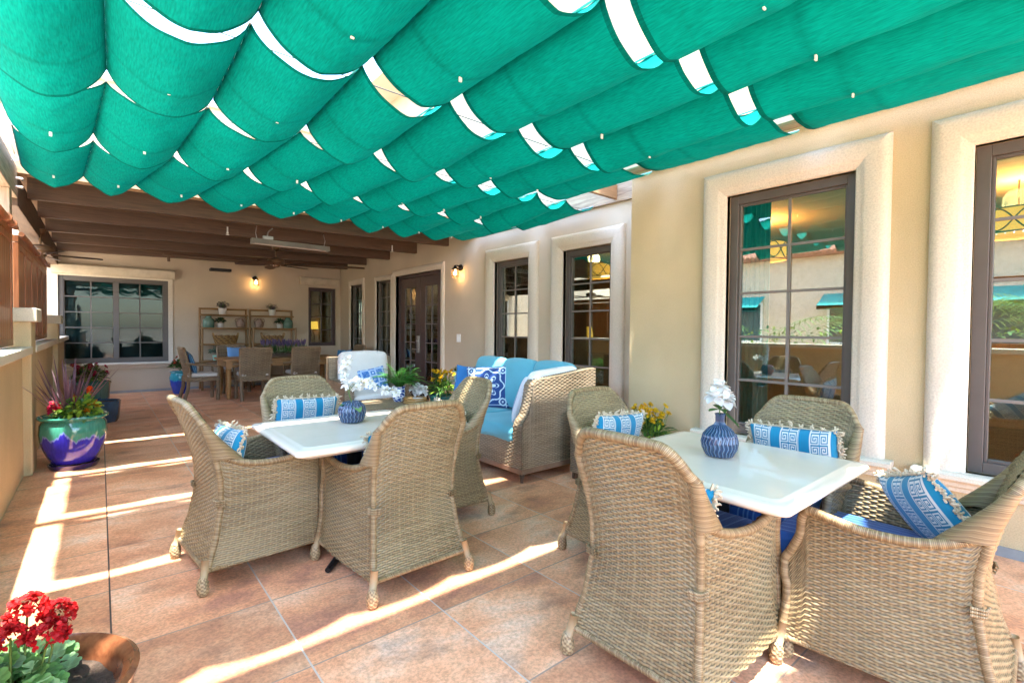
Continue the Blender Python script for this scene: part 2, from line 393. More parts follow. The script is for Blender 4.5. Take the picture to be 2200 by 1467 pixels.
def tag(o, label=None, cat=None, group=None, kind=None):
    if label: o['label'] = label
    if cat: o['category'] = cat
    if group: o['group'] = group
    if kind: o['kind'] = kind
    return o
def thing(name, label, cat, loc=(0, 0, 0), rz=0, group=None):
    o = bpy.data.objects.new(name, None); C.collection.objects.link(o)
    o.empty_display_size = .1; o.location = loc; o.rotation_euler = (0, 0, rz)
    return tag(o, label, cat, group)
def dup(root, loc, rz, label, group=None):
    def cp(o, par):
        c = o.copy(); C.collection.objects.link(c)
        if par is not None: c.parent = par
        for ch in o.children: cp(ch, c)
        return c
    r = cp(root, None); r.location = loc; r.rotation_euler = (0, 0, rz); r['label'] = label
    if group: r['group'] = group
    return r
def mix3(a, b, t): return np.asarray(a)*(1-t)+np.asarray(b)*t
def rotz(a): return Matrix.Rotation(a, 4, 'Z')
def bez(pts, n=24):
    """Catmull-Rom through pts"""
    p = np.array(pts, float); p = np.vstack([2*p[0]-p[1], p, 2*p[-1]-p[-2]]); out = []
    m = len(p)-3; per = max(2, n//m)
    for i in range(m):
        for t in np.linspace(0, 1, per, endpoint=False):
            a, b, c, d = p[i:i+4]
            out.append(.5*((2*b)+(-a+c)*t+(2*a-5*b+4*c-d)*t*t+(-a+3*b-3*c+d)*t**3))
    out.append(p[-2]); return np.array(out)
# ================================================================== SETTING
NX, FX, BY, STEP = 4.186, 4.81, 12.69, 3.087
g = G(); g.grid(np.array([[(x, y, 0) for y in (-6, BY)] for x in (-.6, 5.2)]), flip=False)
tag(g.build('patio_floor', 'tiles', smooth=False), kind='structure')
g = G(); g.grid(np.array([[(x, y, -.02) for y in (-300, 300)] for x in (-300, 300)]))
tag(g.build('ground', simple('concrete_ground', (.62, .50, .37), .9, var=.2, nscale=.6), smooth=False), kind='structure')

def wallmesh(a0, a1, z0, z1, th, ops):
    """local x along wall, front face at y=0 (facing -y), back at y=th"""
    g = G(); xs = sorted({a0, a1, *[o[0] for o in ops], *[o[1] for o in ops]}); zs = sorted({z0, z1, *[o[2] for o in ops], *[o[3] for o in ops]})
    for x0_, x1_ in zip(xs, xs[1:]):
        for za, zb in zip(zs, zs[1:]):
            mx, mz = (x0_+x1_)/2, (za+zb)/2
            if any(o[0] < mx < o[1] and o[2] < mz < o[3] for o in ops): continue
            g.add([(x0_, 0, za), (x1_, 0, za), (x1_, 0, zb), (x0_, 0, zb)], np.array([(0, 1, 2, 3)]))
            g.add([(x0_, th, za), (x1_, th, za), (x1_, th, zb), (x0_, th, zb)], np.array([(3, 2, 1, 0)]))
    for (u0, u1, w0, w1), inn in [((a0, a1, z0, z1), 1)]+[(o, -1) for o in ops]:
        c = [(u0, w0), (u1, w0), (u1, w1), (u0, w1)]
        for i in range(4):
            p, q = c[i], c[(i+1) % 4]
            f = (0, 1, 2, 3) if inn < 0 else (3, 2, 1, 0)
            g.add([(p[0], 0, p[1]), (q[0], 0, q[1]), (q[0], th, q[1]), (p[0], th, p[1])], np.array([f]))
    return g
RM = rotz(-PI/2)        # local x -> -Y, local y -> +X
W_NEAR = [(1.13, 2.08, .47, 2.52), (-.45, .504, .47, 2.52), (-2.1, -1.15, .47, 2.52)]
W_FAR = [(3.83, 4.65, .43, 2.42), (5.34, 6.16, .43, 2.42), (7.76, 9.56, 0, 2.46), (9.80, 10.5, .43, 2.42), (11.3, 11.98, .43, 2.42)]
W_BACK = [(-.62, 1.12, .62, 2.33), (4.0, 4.69, .91, 2.38)]
def xwall(name, plane, y0, y1, ops, mat, label):
    g = wallmesh(-y1, -y0, 0, 6.2, .25, [(-b, -a, c, d) for a, b, c, d in ops])
    o = g.build(name, mat, smooth=False); o.rotation_euler = (0, 0, -PI/2); o.location = (plane, 0, 0)
    tag(o, label, 'wall'); return o
xwall('stucco_wall', NX, -6, STEP, W_NEAR, 'near_wall', 'tan stucco house wall with tall white framed windows at the right')
xwall('stucco_wall', FX, STEP, BY+.25, W_FAR, 'far_wall', 'paler recessed stucco wall holding the double doors and the narrow windows')
g = wallmesh(-9, FX, 0, 6.2, .25, W_BACK); o = g.build('stucco_wall', 'back_wall', smooth=False); o.location = (0, BY, 0)
tag(o, 'shaded beige end wall behind the dining table and the bamboo shelves', 'wall')
# plaster coping along the top of the upper walls
g = G(); g.box(NX-.06, 7, -6.2, BY-.1, 6.2, 6.3); g.box(-9, 7, BY-.099, 16, 6.2, 6.3)
tag(g.build('wall_coping', 'cap', smooth=False), 'pale plaster coping along the top of the two storey house walls', 'coping')

# -------- rooms behind the glass
def sheetbox(name, x0, x1, y0, y1, z0, z1, mats):
    fl, wl, ce = mats
    g = G(); g.grid(np.array([[(x, y, z0) for y in (y0, y1)] for x in (x0, x1)])); tag(g.build(name+'_floor', fl, smooth=False), kind='structure')
    g = G(); g.grid(np.array([[(x, y, z1) for y in (y0, y1)] for x in (x0, x1)]), flip=True); tag(g.build(name+'_ceiling', ce, smooth=False), kind='structure')
    return
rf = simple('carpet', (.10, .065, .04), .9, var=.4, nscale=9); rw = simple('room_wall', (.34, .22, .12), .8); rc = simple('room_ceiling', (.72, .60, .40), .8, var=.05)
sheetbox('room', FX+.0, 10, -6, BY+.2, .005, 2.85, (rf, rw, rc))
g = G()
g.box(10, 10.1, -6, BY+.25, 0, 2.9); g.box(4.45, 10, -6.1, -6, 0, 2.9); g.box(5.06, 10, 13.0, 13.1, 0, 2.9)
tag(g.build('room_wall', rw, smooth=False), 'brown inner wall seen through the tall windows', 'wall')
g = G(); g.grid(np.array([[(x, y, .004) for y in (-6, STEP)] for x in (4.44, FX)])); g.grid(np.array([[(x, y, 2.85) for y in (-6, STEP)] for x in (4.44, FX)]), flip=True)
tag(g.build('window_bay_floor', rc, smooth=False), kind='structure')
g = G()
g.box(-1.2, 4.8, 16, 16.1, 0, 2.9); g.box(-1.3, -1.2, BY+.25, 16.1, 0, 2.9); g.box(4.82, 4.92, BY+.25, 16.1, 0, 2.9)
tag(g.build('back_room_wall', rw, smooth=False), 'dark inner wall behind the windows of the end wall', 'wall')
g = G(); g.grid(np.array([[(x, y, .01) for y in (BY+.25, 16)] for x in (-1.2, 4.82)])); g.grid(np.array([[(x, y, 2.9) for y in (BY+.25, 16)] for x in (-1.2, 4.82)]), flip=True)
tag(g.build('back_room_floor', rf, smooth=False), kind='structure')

# -------- windows
def surround(g, w, z0, z1, wd=.21, pr=.058, inn=.05):
    prof = [(0, inn), (0, -pr*.35), (.012, -pr*.55), (.03, -pr*.55), (.05, -pr*.8), (.07, -pr*.97), (wd-.06, -pr), (wd-.03, -pr*.93), (wd-.01, -pr*.65), (wd, -pr*.25), (wd, .0)]
    P = np.array([[(-d, p, z0), (-d, p, z1+d), (w+d, p, z1+d), (w+d, p, z0)] for d, p in prof])
    # subdivide sides a little so the plaster reads irregular
    for k in range(3):
        seg = P[:, k:k+2]; t = np.linspace(0, 1, 9)[None, :, None]
        Q = seg[:, :1]*(1-t)+seg[:, 1:]*t
        g.grid(Q)
def window(wallkind, a0, a1, z0, z1, cols, rows, label, group=None, wd=.21, sill=True, fr='winframe', fw=.07, blinds=False, pr=.058, plane=None, mu='muntin', rowz=None):
    w_, h_ = a1-a0, z1-z0
    if wallkind == 'X': t = thing('window', label, 'window', (plane, a1, 0), -PI/2, group)
    else: t = thing('window', label, 'window', (a0, plane, 0), 0, group)
    if wd:
        g = G(); surround(g, w_, z0, z1, wd, pr); g.build('surround', 'trim', t, ang=50)
    if sill:
        g = G(); s0, s1 = -wd-.05, w_+wd+.05
        prof = [(.05, z0), (-.085, z0), (-.10, z0-.015), (-.10, z0-.04), (-.085, z0-.055), (-.07, z0-.06), (-.06, z0-.085), (-.04, z0-.10), (-.03, z0-.125), (0.0, z0-.125)]
        P = np.array([[(s0+(.0 if k < 6 else .03), y, z), (s1-(.0 if k < 6 else .03), y, z)] for k, (y, z) in enumerate(prof)]); g.grid(P, flip=True)
        k = len(prof)
        g.add(P[:, 0], [list(range(k))]); g.add(P[:, 1], [list(range(k))[::-1]])
        g.build('sill', 'cap' if wd > .1 else 'trim', t, ang=30)
    g = G(); y0, y1 = .055, .12
    g.box(0, fw, y0, y1, z0, z1); g.box(w_-fw, w_, y0, y1, z0, z1); g.box(fw, w_-fw, y0, y1, z1-fw, z1); g.box(fw, w_-fw, y0, y1, z0, z0+fw)
    a = .018; g.box(fw, fw+a, y0+.02, y1, z0+fw, z1-fw); g.box(w_-fw-a, w_-fw, y0+.02, y1, z0+fw, z1-fw); g.box(fw+a, w_-fw-a, y0+.02, y1, z1-fw-a, z1-fw); g.box(fw+a, w_-fw-a, y0+.02, y1, z0+fw, z0+fw+a)
    if cols == 4: g.box(w_/2-.045, w_/2+.045, y0+.003, y1-.002, z0+fw, z1-fw)
    g.build('frame', fr, t, smooth=False, bevel=.003, seg=1)
    g = G(); b = .011
    for i in range(1, cols):
        if cols == 4 and i == 2: continue
        x = fw+a+(w_-2*fw-2*a)*i/cols; g.box(x-b, x+b, .082, .094, z0+fw+a, z1-fw-a)
    hz = [z0+fw+a+(h_-2*fw-2*a)*i/rows for i in range(1, rows)] if rowz is None else rowz
    for z in hz: g.box(fw+a, w_-fw-a, .0805, .0955, z-b*.9, z+b*.9)
    g.build('muntins', mu, t, smooth=False)
    g = G(); g.box(fw, w_-fw, .098, .104, z0+fw, z1-fw); g.build('glass', 'glass_dim' if blinds else 'glass', t, smooth=False)
    if blinds:
        for xa, xb in ((fw+.03, w_/2-.06), (w_/2+.06, w_-fw-.03)):
            g = G(); z = z0+.08
            while z < z1-.12:
                g.add([(xa, .155, z), (xb, .155, z), (xb, .166, z+.021), (xa, .166, z+.021)], np.array([(0, 1, 2, 3)])); g.add([(xa, .155, z-.002), (xb, .157, z-.002), (xb, .168, z+.019), (xa, .168, z+.019)], np.array([(3, 2, 1, 0)]))
                z += .026
            g.build('blind', simple('blind_slats', (.09, .13, .14), .5), t, smooth=False)
    return t
lab = {0: 'tall taupe window behind the nearest ribbed blue vase, white surround, whole in view', 1: 'tall taupe window cut off by the right edge of the photo', 2: 'tall taupe window of the tan wall outside the view to the right'}
for i, (a, b, c, d) in enumerate(W_NEAR[:2]):
    window('X', a, b, c, d, 2, 5, lab[i], 'tall windows in the right hand walls', plane=NX)
window('X', *W_FAR[0], 2, 5, 'tall window behind the wicker sofa with the lit drum pendant inside', 'tall windows in the right hand walls', plane=FX)
window('X', *W_FAR[1], 2, 5, 'tall window with a patterned curtain between the caged wall lamp and the wall corner side', 'tall windows in the right hand walls', plane=FX)
window('X', *W_FAR[3], 2, 6, 'narrow sidelight window directly left of the double doors', 'narrow windows beside the doors', wd=.11, plane=FX, pr=.03, fr='winframe', fw=.03)
window('X', *W_FAR[4], 2, 6, 'narrow window nearest the inner corner of the walls', 'narrow windows beside the doors', wd=.14, plane=FX, pr=.03, fr='winframe', fw=.03)
window('Y', *W_BACK[0], 4, 5, 'wide dark sliding window with horizontal blinds in the end wall', wd=.05, plane=BY, fw=.08, blinds=True, pr=.02, mu='winframe')
window('Y', *W_BACK[1], 2, 4, 'small dark window in the end wall with a yellow lamp behind it', wd=0, sill=False, plane=BY, fw=.07, mu='doorpaint', fr=simple('dark_frame', (.07, .045, .045), .4))
# roller shade cassettes
def cassette(x0, x1, z, label):
    g = G(); h = .095
    prof = [(0, z+h), (-.09, z+h), (-.12, z+h*.7), (-.12, z-h*.6), (-.10, z-h), (0, z-h)]
    P = np.array([[(x0, y, zz), (x1, y, zz)] for y, zz in prof]); g.grid(P, flip=True); g.add(P[:, 0], [list(range(6))]); g.add(P[:, 1], [list(range(6))[::-1]])
    o = g.build('shade_cassette', simple('cassette_cream', (.56, .47, .34), .5), loc=(0, BY, 0)); tag(o, label, 'shade box', 'roller shade boxes on the end wall')
cassette(-.70, 1.22, 2.45, 'long cream roller shade box above the wide sliding window')
cassette(3.78, 4.72, 2.53, 'short cream roller shade box above the small dark window')
# plinth line
g = G(); g.box(-.6, FX, BY-.012, BY, .0, .05); g.build('base_strip', simple('base_grey', (.30, .31, .31), .7), bpy.data.objects['stucco_wall.002'], smooth=False).location = (0, -BY, 0)
g = G(); g.box(-STEP, 6, -.012, 0, 0, .06); g.build('base_strip', simple('base_grey2', (.26, .27, .27), .7), bpy.data.objects['stucco_wall'], smooth=False)

# -------- double doors
t = thing('double_door', 'plum brown double glass doors with small panes and steel lock plate', 'door', (FX, 9.56, 0), -PI/2)
g = G(); surround(g, 1.8, 0, 2.46, .13, .035, .1); g.build('surround', 'trim', t, ang=50)
g = G(); g.box(0, .05, .06, .16, 0, 2.46); g.box(1.75, 1.8, .06, .16, 0, 2.46); g.box(.05, 1.75, .06, .16, 2.40, 2.46); g.build('door_frame', 'doorpaint', t, smooth=False, bevel=.004, seg=1)
for k in range(2):
    x0 = .052+k*.85; x1 = x0+.845
    g = G(); s_ = .20
    g.box(x0, x0+s_, .08, .13, .01, 2.395); g.box(x1-s_, x1, .08, .13, .01, 2.395); g.box(x0+s_, x1-s_, .08, .13, 2.20, 2.395); g.box(x0+s_, x1-s_, .08, .13, .01, .34)
    lf = g.build('door_leaf', 'doorpaint', t, smooth=False, bevel=.003, seg=1)
    g = G(); g.box(x0+s_, x1-s_, .1, .106, .34, 2.2); g.build('glass', 'glass', lf, smooth=False)
    g = G(); xm = (x0+x1)/2; g.box(xm-.012, xm+.012, .085, .1, .34, 2.2)
    for i in range(1, 5): g.box(x0+s_, x1-s_, .086, .099, .34+i*.372-.011, .34+i*.372+.011)
    g.build('muntins', MT['doorpaint'] if False else simple('door_muntin', (.15, .12, .11), .4), lf, smooth=False)
    if k == 0:
        g = G(); g.box(x1-.13, x1-.03, .07, .08, .88, 1.22); g.build('lock_plate', 'metal', lf, smooth=False, bevel=.003)
        g = G(); g.tube([(x1-.08, .08, .95), (x1-.08, .02, .95), (x1-.19, .015, .95)], .011, 8); g.tube([(x1-.08, .07, 1.12), (x1-.08, .045, 1.12)], .02, 12); g.build('handle', 'metal', lf)
# -------- parapet on the left
PX = -.53
def parapet(y0, y1, label):
    t = thing('low_wall', label, 'low wall', (0, y0, 0), 0, 'low wall sections on the left')
    g = G(); g.box(PX-.3, PX, 0, y1-y0, 0, 1.09); g.build('wall_body', 'near_wall', t, smooth=False)
    g = G(); g.softbox((PX-.13, (y1-y0)/2, 1.125), (.2, (y1-y0)/2, .035), .01); g.build('ledge', 'cap', t)
def pillar(y, label):
    t = thing('pillar', label, 'pillar', (0, y, 0), 0, 'stucco pillars on the left')
    g = G(); g.box(PX-.36, PX+.06, 0, .38, 0, 1.38); g.build('shaft', 'near_wall', t, smooth=False, bevel=.01)
    g = G(); g.softbox((PX-.15, .19, 1.44), (.25, .235, .062), .012); g.build('cap', 'cap', t)
parapet(-6, 6.1, 'near stretch of low stucco wall beside the sunlit floor'); pillar(6.1, 'nearer stucco pillar with cream cap behind the purple grass pot')
parapet(6.48, 9.7, 'middle stretch of low stucco wall between the two pillars'); pillar(9.7, 'farther stucco pillar with cream cap near the wide sliding window')
parapet(10.08, BY, 'last short stretch of low stucco wall before the end wall')
# posts, long beam
def post(y, label):
    g = G(); g.box(-.715, -.605, y, y+.14, 1.50, 2.57); o = g.build('wood_post', 'cedarpost', smooth=False, bevel=.006); tag(o, label, 'post', 'wooden posts standing on the pillars')
MT['cedarpost'] = wood('weathered_post', (.46, .35, .24), (.24, .16, .10), 'Z')
post(6.22, 'weathered wooden post on the nearer stucco pillar'); post(5.0, 'weathered wooden post at the near end of the long beam, just outside the left edge'); post(9.8, 'weathered wooden post on the farther stucco pillar')
g = G(); g.box(-.74, -.60, 5.0, 6.72, 2.57, 2.87); tag(g.build('long_beam', 'weather', smooth=False, bevel=.006), 'weathered grey timber beam along the left above the shutters', 'beam')
g = G(); g.box(-.76, -.60, 6.722, BY, 2.50, 2.80); tag(g.build('porch_beam', 'beamy', smooth=False, bevel=.006), 'brown timber beam along the left side of the porch ceiling', 'beam')
# shutters
def shutter(y0, y1, label, board=True):
    t = thing('shutter_panel', label, 'shutter', (-.60, y0, 1.17), 0, 'cedar shutter panels above the low wall')
    L_ = y1-y0; H = .95
    g = G(); s_ = .06
    g.box(-.02, .02, 0, s_, 0, H); g.box(-.02, .02, L_-s_, L_, 0, H); g.box(-.02, .02, s_, L_-s_, 0, s_); g.box(-.02, .02, s_, L_-s_, H-s_, H)
    g.build('shutter_frame', 'cedar', t, smooth=False, bevel=.003, seg=1)
    if board:
        g = G(); n = max(2, int((L_-2*s_)/.1)); wd = (L_-2*s_)/n
        for i in range(n): g.box(-.008, .012, s_+i*wd+.002, s_+(i+1)*wd-.002, s_, H-s_)
        g.build('boards', 'cedar', t, smooth=False, bevel=.002, seg=1)
ys = np.linspace(6.5, 9.68, 6)
nm = ['first', 'second', 'third', 'fourth', 'fifth']
for i in range(5): shutter(ys[i]+.01, ys[i+1]-.01, f'{nm[i]} cedar board shutter beyond the nearer pillar, counting away')
shutter(5.2, 6.08, 'cedar board shutter just in front of the nearer pillar')
for i in range(3): shutter(-.6+i*.97, -.6+i*.97+.96, 'open cedar frame above the low wall, left of the view, '+nm[i]+' from the back', False)
for (y0, y1, l) in ((5.0, 6.1, 'nearer'), (6.5, 9.7, 'farther')):
    g = G(); g.tube([(-.56, y0, 2.2), (-.56, y1, 2.2)], .022, 10); g.box(-.64, -.58, y0, y1, 2.13, 2.19)
    for yy in (y1-.25, (y0+y1)/2): g.tube([(-.56, yy-.02, 2.2), (-.56, yy+.02, 2.2)], .035, 12)
    tag(g.build('curtain_rail', 'cedar', smooth=True), f'round rail above the shutters, {l} stretch', 'rail', 'rails above the shutters')

# -------- porch ceiling
def zb(x): return 2.73+.12*(x+.6)/5.4
g = G(); P = np.array([[(x, y, zb(x)+.26) for y in (6.72, BY)] for x in (-.9, FX)]); g.grid(P, flip=True); g.grid(P+[0, 0, .06]); 
g.box(-.9, -.88, 6.72, BY, 2.9, 3.05)
t = thing('porch_roof', 'brown timber roof of the covered porch over the dining table', 'roof', (0, 6.72, 0))
o = g.build('ceiling_boards', MT['deck'], t, smooth=False); o.location = (0, -6.72, 0)
for i in range(45):
    pass
g = G()
for i in range(37):
    x = -.88+i*.155; g.box(x, x+.006, 6.85, BY-.001, zb(x)+.250, zb(x)+.262)
o = g.build('board_joints', simple('joint_dark', (.05, .03, .02), .9), t, smooth=False); o.location = (0, -6.72, 0)
def joist(y, th=.09, hh=.235):
    x0, x1 = -.598, FX-.002
    return [(x0, y, zb(x0)), (x0, y+th, zb(x0)), (x1, y, zb(x1)), (x1, y+th, zb(x1)), (x0, y, zb(x0)+hh), (x0, y+th, zb(x0)+hh), (x1, y, zb(x1)+hh), (x1, y+th, zb(x1)+hh)]
JF = np.array([(0, 1, 3, 2), (4, 6, 7, 5), (0, 4, 5, 1), (2, 3, 7, 6), (0, 2, 6, 4), (1, 5, 7, 3)])
for y in (7.5, 8.66, 9.84, 11.05, 12.2):
    g = G(); g.add(joist(y), JF); o = g.build('joist', 'beam', t, smooth=False); o.location = (0, -6.72, 0)
g = G()
x0, x1 = -.9, FX-.002
g.add([(x0, 6.66, 2.80), (x0, 6.80, 2.80), (x1, 6.66, 2.90), (x1, 6.80, 2.90), (x0, 6.66, 3.06), (x0, 6.80, 3.06), (x1, 6.66, 3.14), (x1, 6.80, 3.14)], JF)
o = g.build('header', MT['weatherx'], t, smooth=False); o.location = (0, -6.72, 0)
# pergola cross beams over the canopy and the wall ledger
for k, (y, l) in enumerate([(-.25, 'overhead behind the camera position'), (1.24, 'nearest to the camera'), (2.50, 'second from the camera'), (3.72, 'whose end shows beside the wall corner'), (5.03, 'nearest to the porch roof')]):
    xe = NX-.17 if y < STEP else FX-.05
    g = G(); g.box(-.9, xe-.002, y, y+.05, 2.93, 3.10); tag(g.build('cross_beam', 'weatherx', smooth=False, bevel=.004, seg=1), f'orange brown pergola beam above the green canopy, {l}', 'beam', 'pergola beams above the canopy')
g = G(); g.box(FX-.05, FX-.002, STEP, 6.65, 2.90, 3.10); tag(g.build('ledger', 'weatherx' if False else 'weather', smooth=False), 'timber ledger fixed high on the recessed wall under the pergola', 'beam')

g = G(); g.box(NX-.17, NX-.001, -6, STEP, 2.95, 3.10); tag(g.build('ledger', 'weather', smooth=False), 'added timber ledger high on the tan wall, deepened to block sun streaks', 'beam')  # added ledger, made deep to keep grazing sun off the wall
# -------- green canopy strips
CA = [-.5, .02, .585, 1.16, 1.745, 2.325, 2.87, 3.43, 4.03]
CB = [-.5, .04, .58, 1.19, 1.76, 2.32, 2.79, 3.22, 3.63, 4.10]
CB0 = [-.5, .04, .58, 1.17, 1.75, 2.32, 2.85, 3.42, 4.05]
CC = [-.5, .04, .58, 1.19, 1.76, 2.32, 2.80, 3.25, 3.68, 4.14, 4.62]
CD = [-.5, -.03, .51, 1.05, 1.56, 2.05, 2.59, 3.12, 3.67, 4.21, 4.66]
CE = [-.56, -.12, .29, .85, 1.42, 2.01, 2.6, 3.15, 3.67, 4.21, 4.66]
bands = [(-1.35, .02, CA, CA, .2), (.12, 1.34, CA, CA, .2), (1.46, 2.60, CA, CA, .19), (2.74, 3.78, CA, CB0, .18), (3.97, 5.08, CC, CD, .18), (5.29, 6.56, CD, CE, .15)]
cname = ['strip of green fabric canopy directly overhead at the top edge', 'second green canopy strip, nearest one with both hems in view', 'third green canopy strip, below the long slit of blue sky', 'fourth green canopy strip, ending at the house wall corner', 'fifth green canopy strip, next to last before the porch', 'farthest green canopy strip with scalloped hem before the porch ceiling']
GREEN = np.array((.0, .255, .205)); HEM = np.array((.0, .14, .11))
for bi, (y0, y1, ca, cb, sag) in enumerate(bands):
    t = thing('canopy_strip', cname[bi], 'canopy', (0, y0, 2.85), 0, 'green slide wire canopy strips')
    g = G(); n1, n2 = 24, 34; rr = random.Random(bi)
    ts = np.linspace(0, 1, n1); L_ = y1-y0
    ysamp = np.concatenate([[0, .012, .03, .0301], np.linspace(.05, L_-.05, n2-8), [L_-.0301, L_-.03, L_-.012, L_]])
    for i in range(len(ca)-1):
        k1, k2 = sag*(1+rr.uniform(-.16, .14)), sag*(1+rr.uniform(-.14, .18))
        if i == len(ca)-2: k1 *= .38 if bi < 4 else .6; k2 *= .38 if bi < 4 else .6
        if bi in (4, 5): k1 *= .68
        if bi in (3, 4): k2 *= 1.25
        kink = .45 if bi == 5 else .14+rr.uniform(0, .3)
        T, Y = np.meshgrid(ts, ysamp, indexing='ij'); yy = Y/L_
        X = (ca[i]*(1-yy)+cb[i]*yy)*(1-T)+(ca[i+1]*(1-yy)+cb[i+1]*yy)*T
        sh = (4*T*(1-T))**.80
        v = np.clip(1-np.abs(T-.52)/.52, 0, 1)
        kk = kink*np.clip((yy-.2)/.8, 0, 1) if bi == 5 else kink*.5
        prof = sh*(1-kk)+v*kk
        Z = -(k1*(1-yy)+k2*yy)*prof
        Z += -.012*np.exp(-((Y-L_*.62)/.05)**2)*sh*.6           # batten seam drags the cloth
        ph = rr.uniform(0, 6); em = np.exp(-T*14)+np.exp(-(1-T)*14)
        Z += .005*np.sin(Y*38+ph+T*9)*em + .005*np.sin(Y*7+ph*2+T*5)*sh + .0025*np.sin(Y*17+T*21+ph)*sh
        # hem lifts slightly at the corners
        Z += .012*em*np.exp(-Y/.06)
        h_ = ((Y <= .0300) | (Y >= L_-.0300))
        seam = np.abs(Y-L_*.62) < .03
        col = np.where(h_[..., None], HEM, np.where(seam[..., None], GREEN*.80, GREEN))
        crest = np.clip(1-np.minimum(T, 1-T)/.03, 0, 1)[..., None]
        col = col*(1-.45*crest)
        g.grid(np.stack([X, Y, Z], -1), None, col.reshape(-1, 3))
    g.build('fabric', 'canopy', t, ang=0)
    for i in range(len(ca)):
        g = G(); g.tube([(ca[i], .0, .012), (cb[i], L_, .012)], .007, 6); g.build('batten', MT['metal'], t)
    g = G()
    for fy in (.25, .8):
        x0, x1 = -.58, min(ca[-1], cb[-1])+.12
        n = len(ca); pts = [(x0, L_*fy, .06)]+[(ca[j]*(1-fy)+cb[j]*fy, L_*fy, .045) for j in range(n)]+[(x1, L_*fy, .06)]
        g.tube(pts, .0035, 6)
        for j in range(n): g.tube([(pts[j+1][0], L_*fy, .045), (pts[j+1][0]+.012, L_*fy, .03), (pts[j+1][0], L_*fy, .012)], .003, 5)
    g.build('slide_wires', 'cord', t)
    for i in range(len(ca)-1):
        f = .62; xm = (ca[i]*(1-f)+cb[i]*f+ca[i+1]*(1-f)+cb[i+1]*f)/2
        if i == len(ca)-2: continue
        g = G(); g.box(xm-.008, xm+.008, L_*f-.004, L_*f+.004, -sag*1.0-.012-.010, -sag*.9-.012)
        g.build('clip', 'white', t, smooth=False)
# eye bolt and cable at the left
g = G(); g.tube([(-.6, 6.2, 2.98), (-.585, 6.4, 2.90)], .004, 6)
th = np.linspace(0, 2*PI, 17); g.tube([(-.585+.02*math.cos(a), 6.42, 2.88+.025*math.sin(a)) for a in th], .005, 6)
tag(g.build('eye_bolt', 'metal'), 'steel ring bolt with thin cable on the left timber beam', 'bolt')
# ================================================================== WICKER
_T = RNG.random((400, 64))
def weave_panel(g, S, nu, nv, pitch=.0108, spoke=.0265, amp=.0052, side=1, tones=None, seed=0, vscale=1.0):
    """S(u,v)->xyz arrays for u,v in 0..1. u runs along the strands (horizontal), v across rows"""
    u = np.linspace(0, 1, nu); v = np.linspace(0, 1, nv); U, Vv = np.meshgrid(u, v, indexing='ij')
    P = S(U, Vv)
    du = np.gradient(P, axis=0); dv = np.gradient(P, axis=1)
    Nn = np.cross(du, dv); Nn /= np.linalg.norm(Nn, axis=-1)[..., None]+1e-9; Nn *= side
    # arc coordinate along the middle row, height coordinate along z-ish arc
    au = np.concatenate([[0], np.cumsum(np.linalg.norm(np.diff(P[:, nv//2], axis=0), axis=-1))])[:, None]*np.ones(nv)[None]
    b = P[..., 2] if vscale == 1.0 else Vv*vscale
    b = b + .0012*np.sin(au*23+seed) + .0009*np.sin(au*71+b*40)
    j = np.floor(b/pitch).astype(int); fb = (b/pitch-j)*2-1
    st = np.sqrt(np.clip(1-fb**2, 0, 1))
    ph = np.cos(PI*(au/spoke)+PI*j)
    strand = amp*st*(.75+.0*ph)+amp*.75*ph*(.35+.65*st)
    sp_d = np.abs((au/spoke+.0) % 1.0-.0); sp_d = np.minimum(sp_d, 1-sp_d)*spoke
    # spokes sit between the strands where cos peaks switch (every spoke pitch)
    spk = np.sqrt(np.clip(1-(sp_d/.0035)**2, 0, 1))*amp*.75-amp*.15
    spk = np.where(sp_d < .0035, spk, -amp)
    disp = np.maximum(strand, spk)
    seg = np.floor((au+_T[j % 400, 0])/(.16+.12*_T[j % 400, 1])).astype(int)
    r = .5+.42*(_T[(j+seed*7) % 400, seg % 64]-.5)+.25*np.sin(b*9+seed)*np.sin(au*7+seed)
    isS = spk > strand
    tn = np.array(tones if tones is not None else [(.215, .145, .066), (.30, .212, .10), (.375, .278, .138), (.27, .215, .125)])
    r = np.where(isS, .55, r)
    k = np.clip(r, 0, .999)*(len(tn)-1); i0 = np.clip(k.astype(int), 0, len(tn)-2); fr = (k-i0)[..., None]
    col = tn[i0]*(1-fr)+tn[i0+1]*fr
    gap = (np.clip((.80-st)/.35, 0, 1)*np.where(isS, .35, 1))[..., None]; under = np.clip(-ph, 0, 1)[..., None]*(~isS[..., None]); col = col*(1-.86*gap)*(1-.35*under)  # shade between and beneath the strands is painted into their colour
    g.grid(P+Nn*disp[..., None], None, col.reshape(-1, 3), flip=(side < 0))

def ip(x, xs, ys): return np.interp(x, xs, ys)
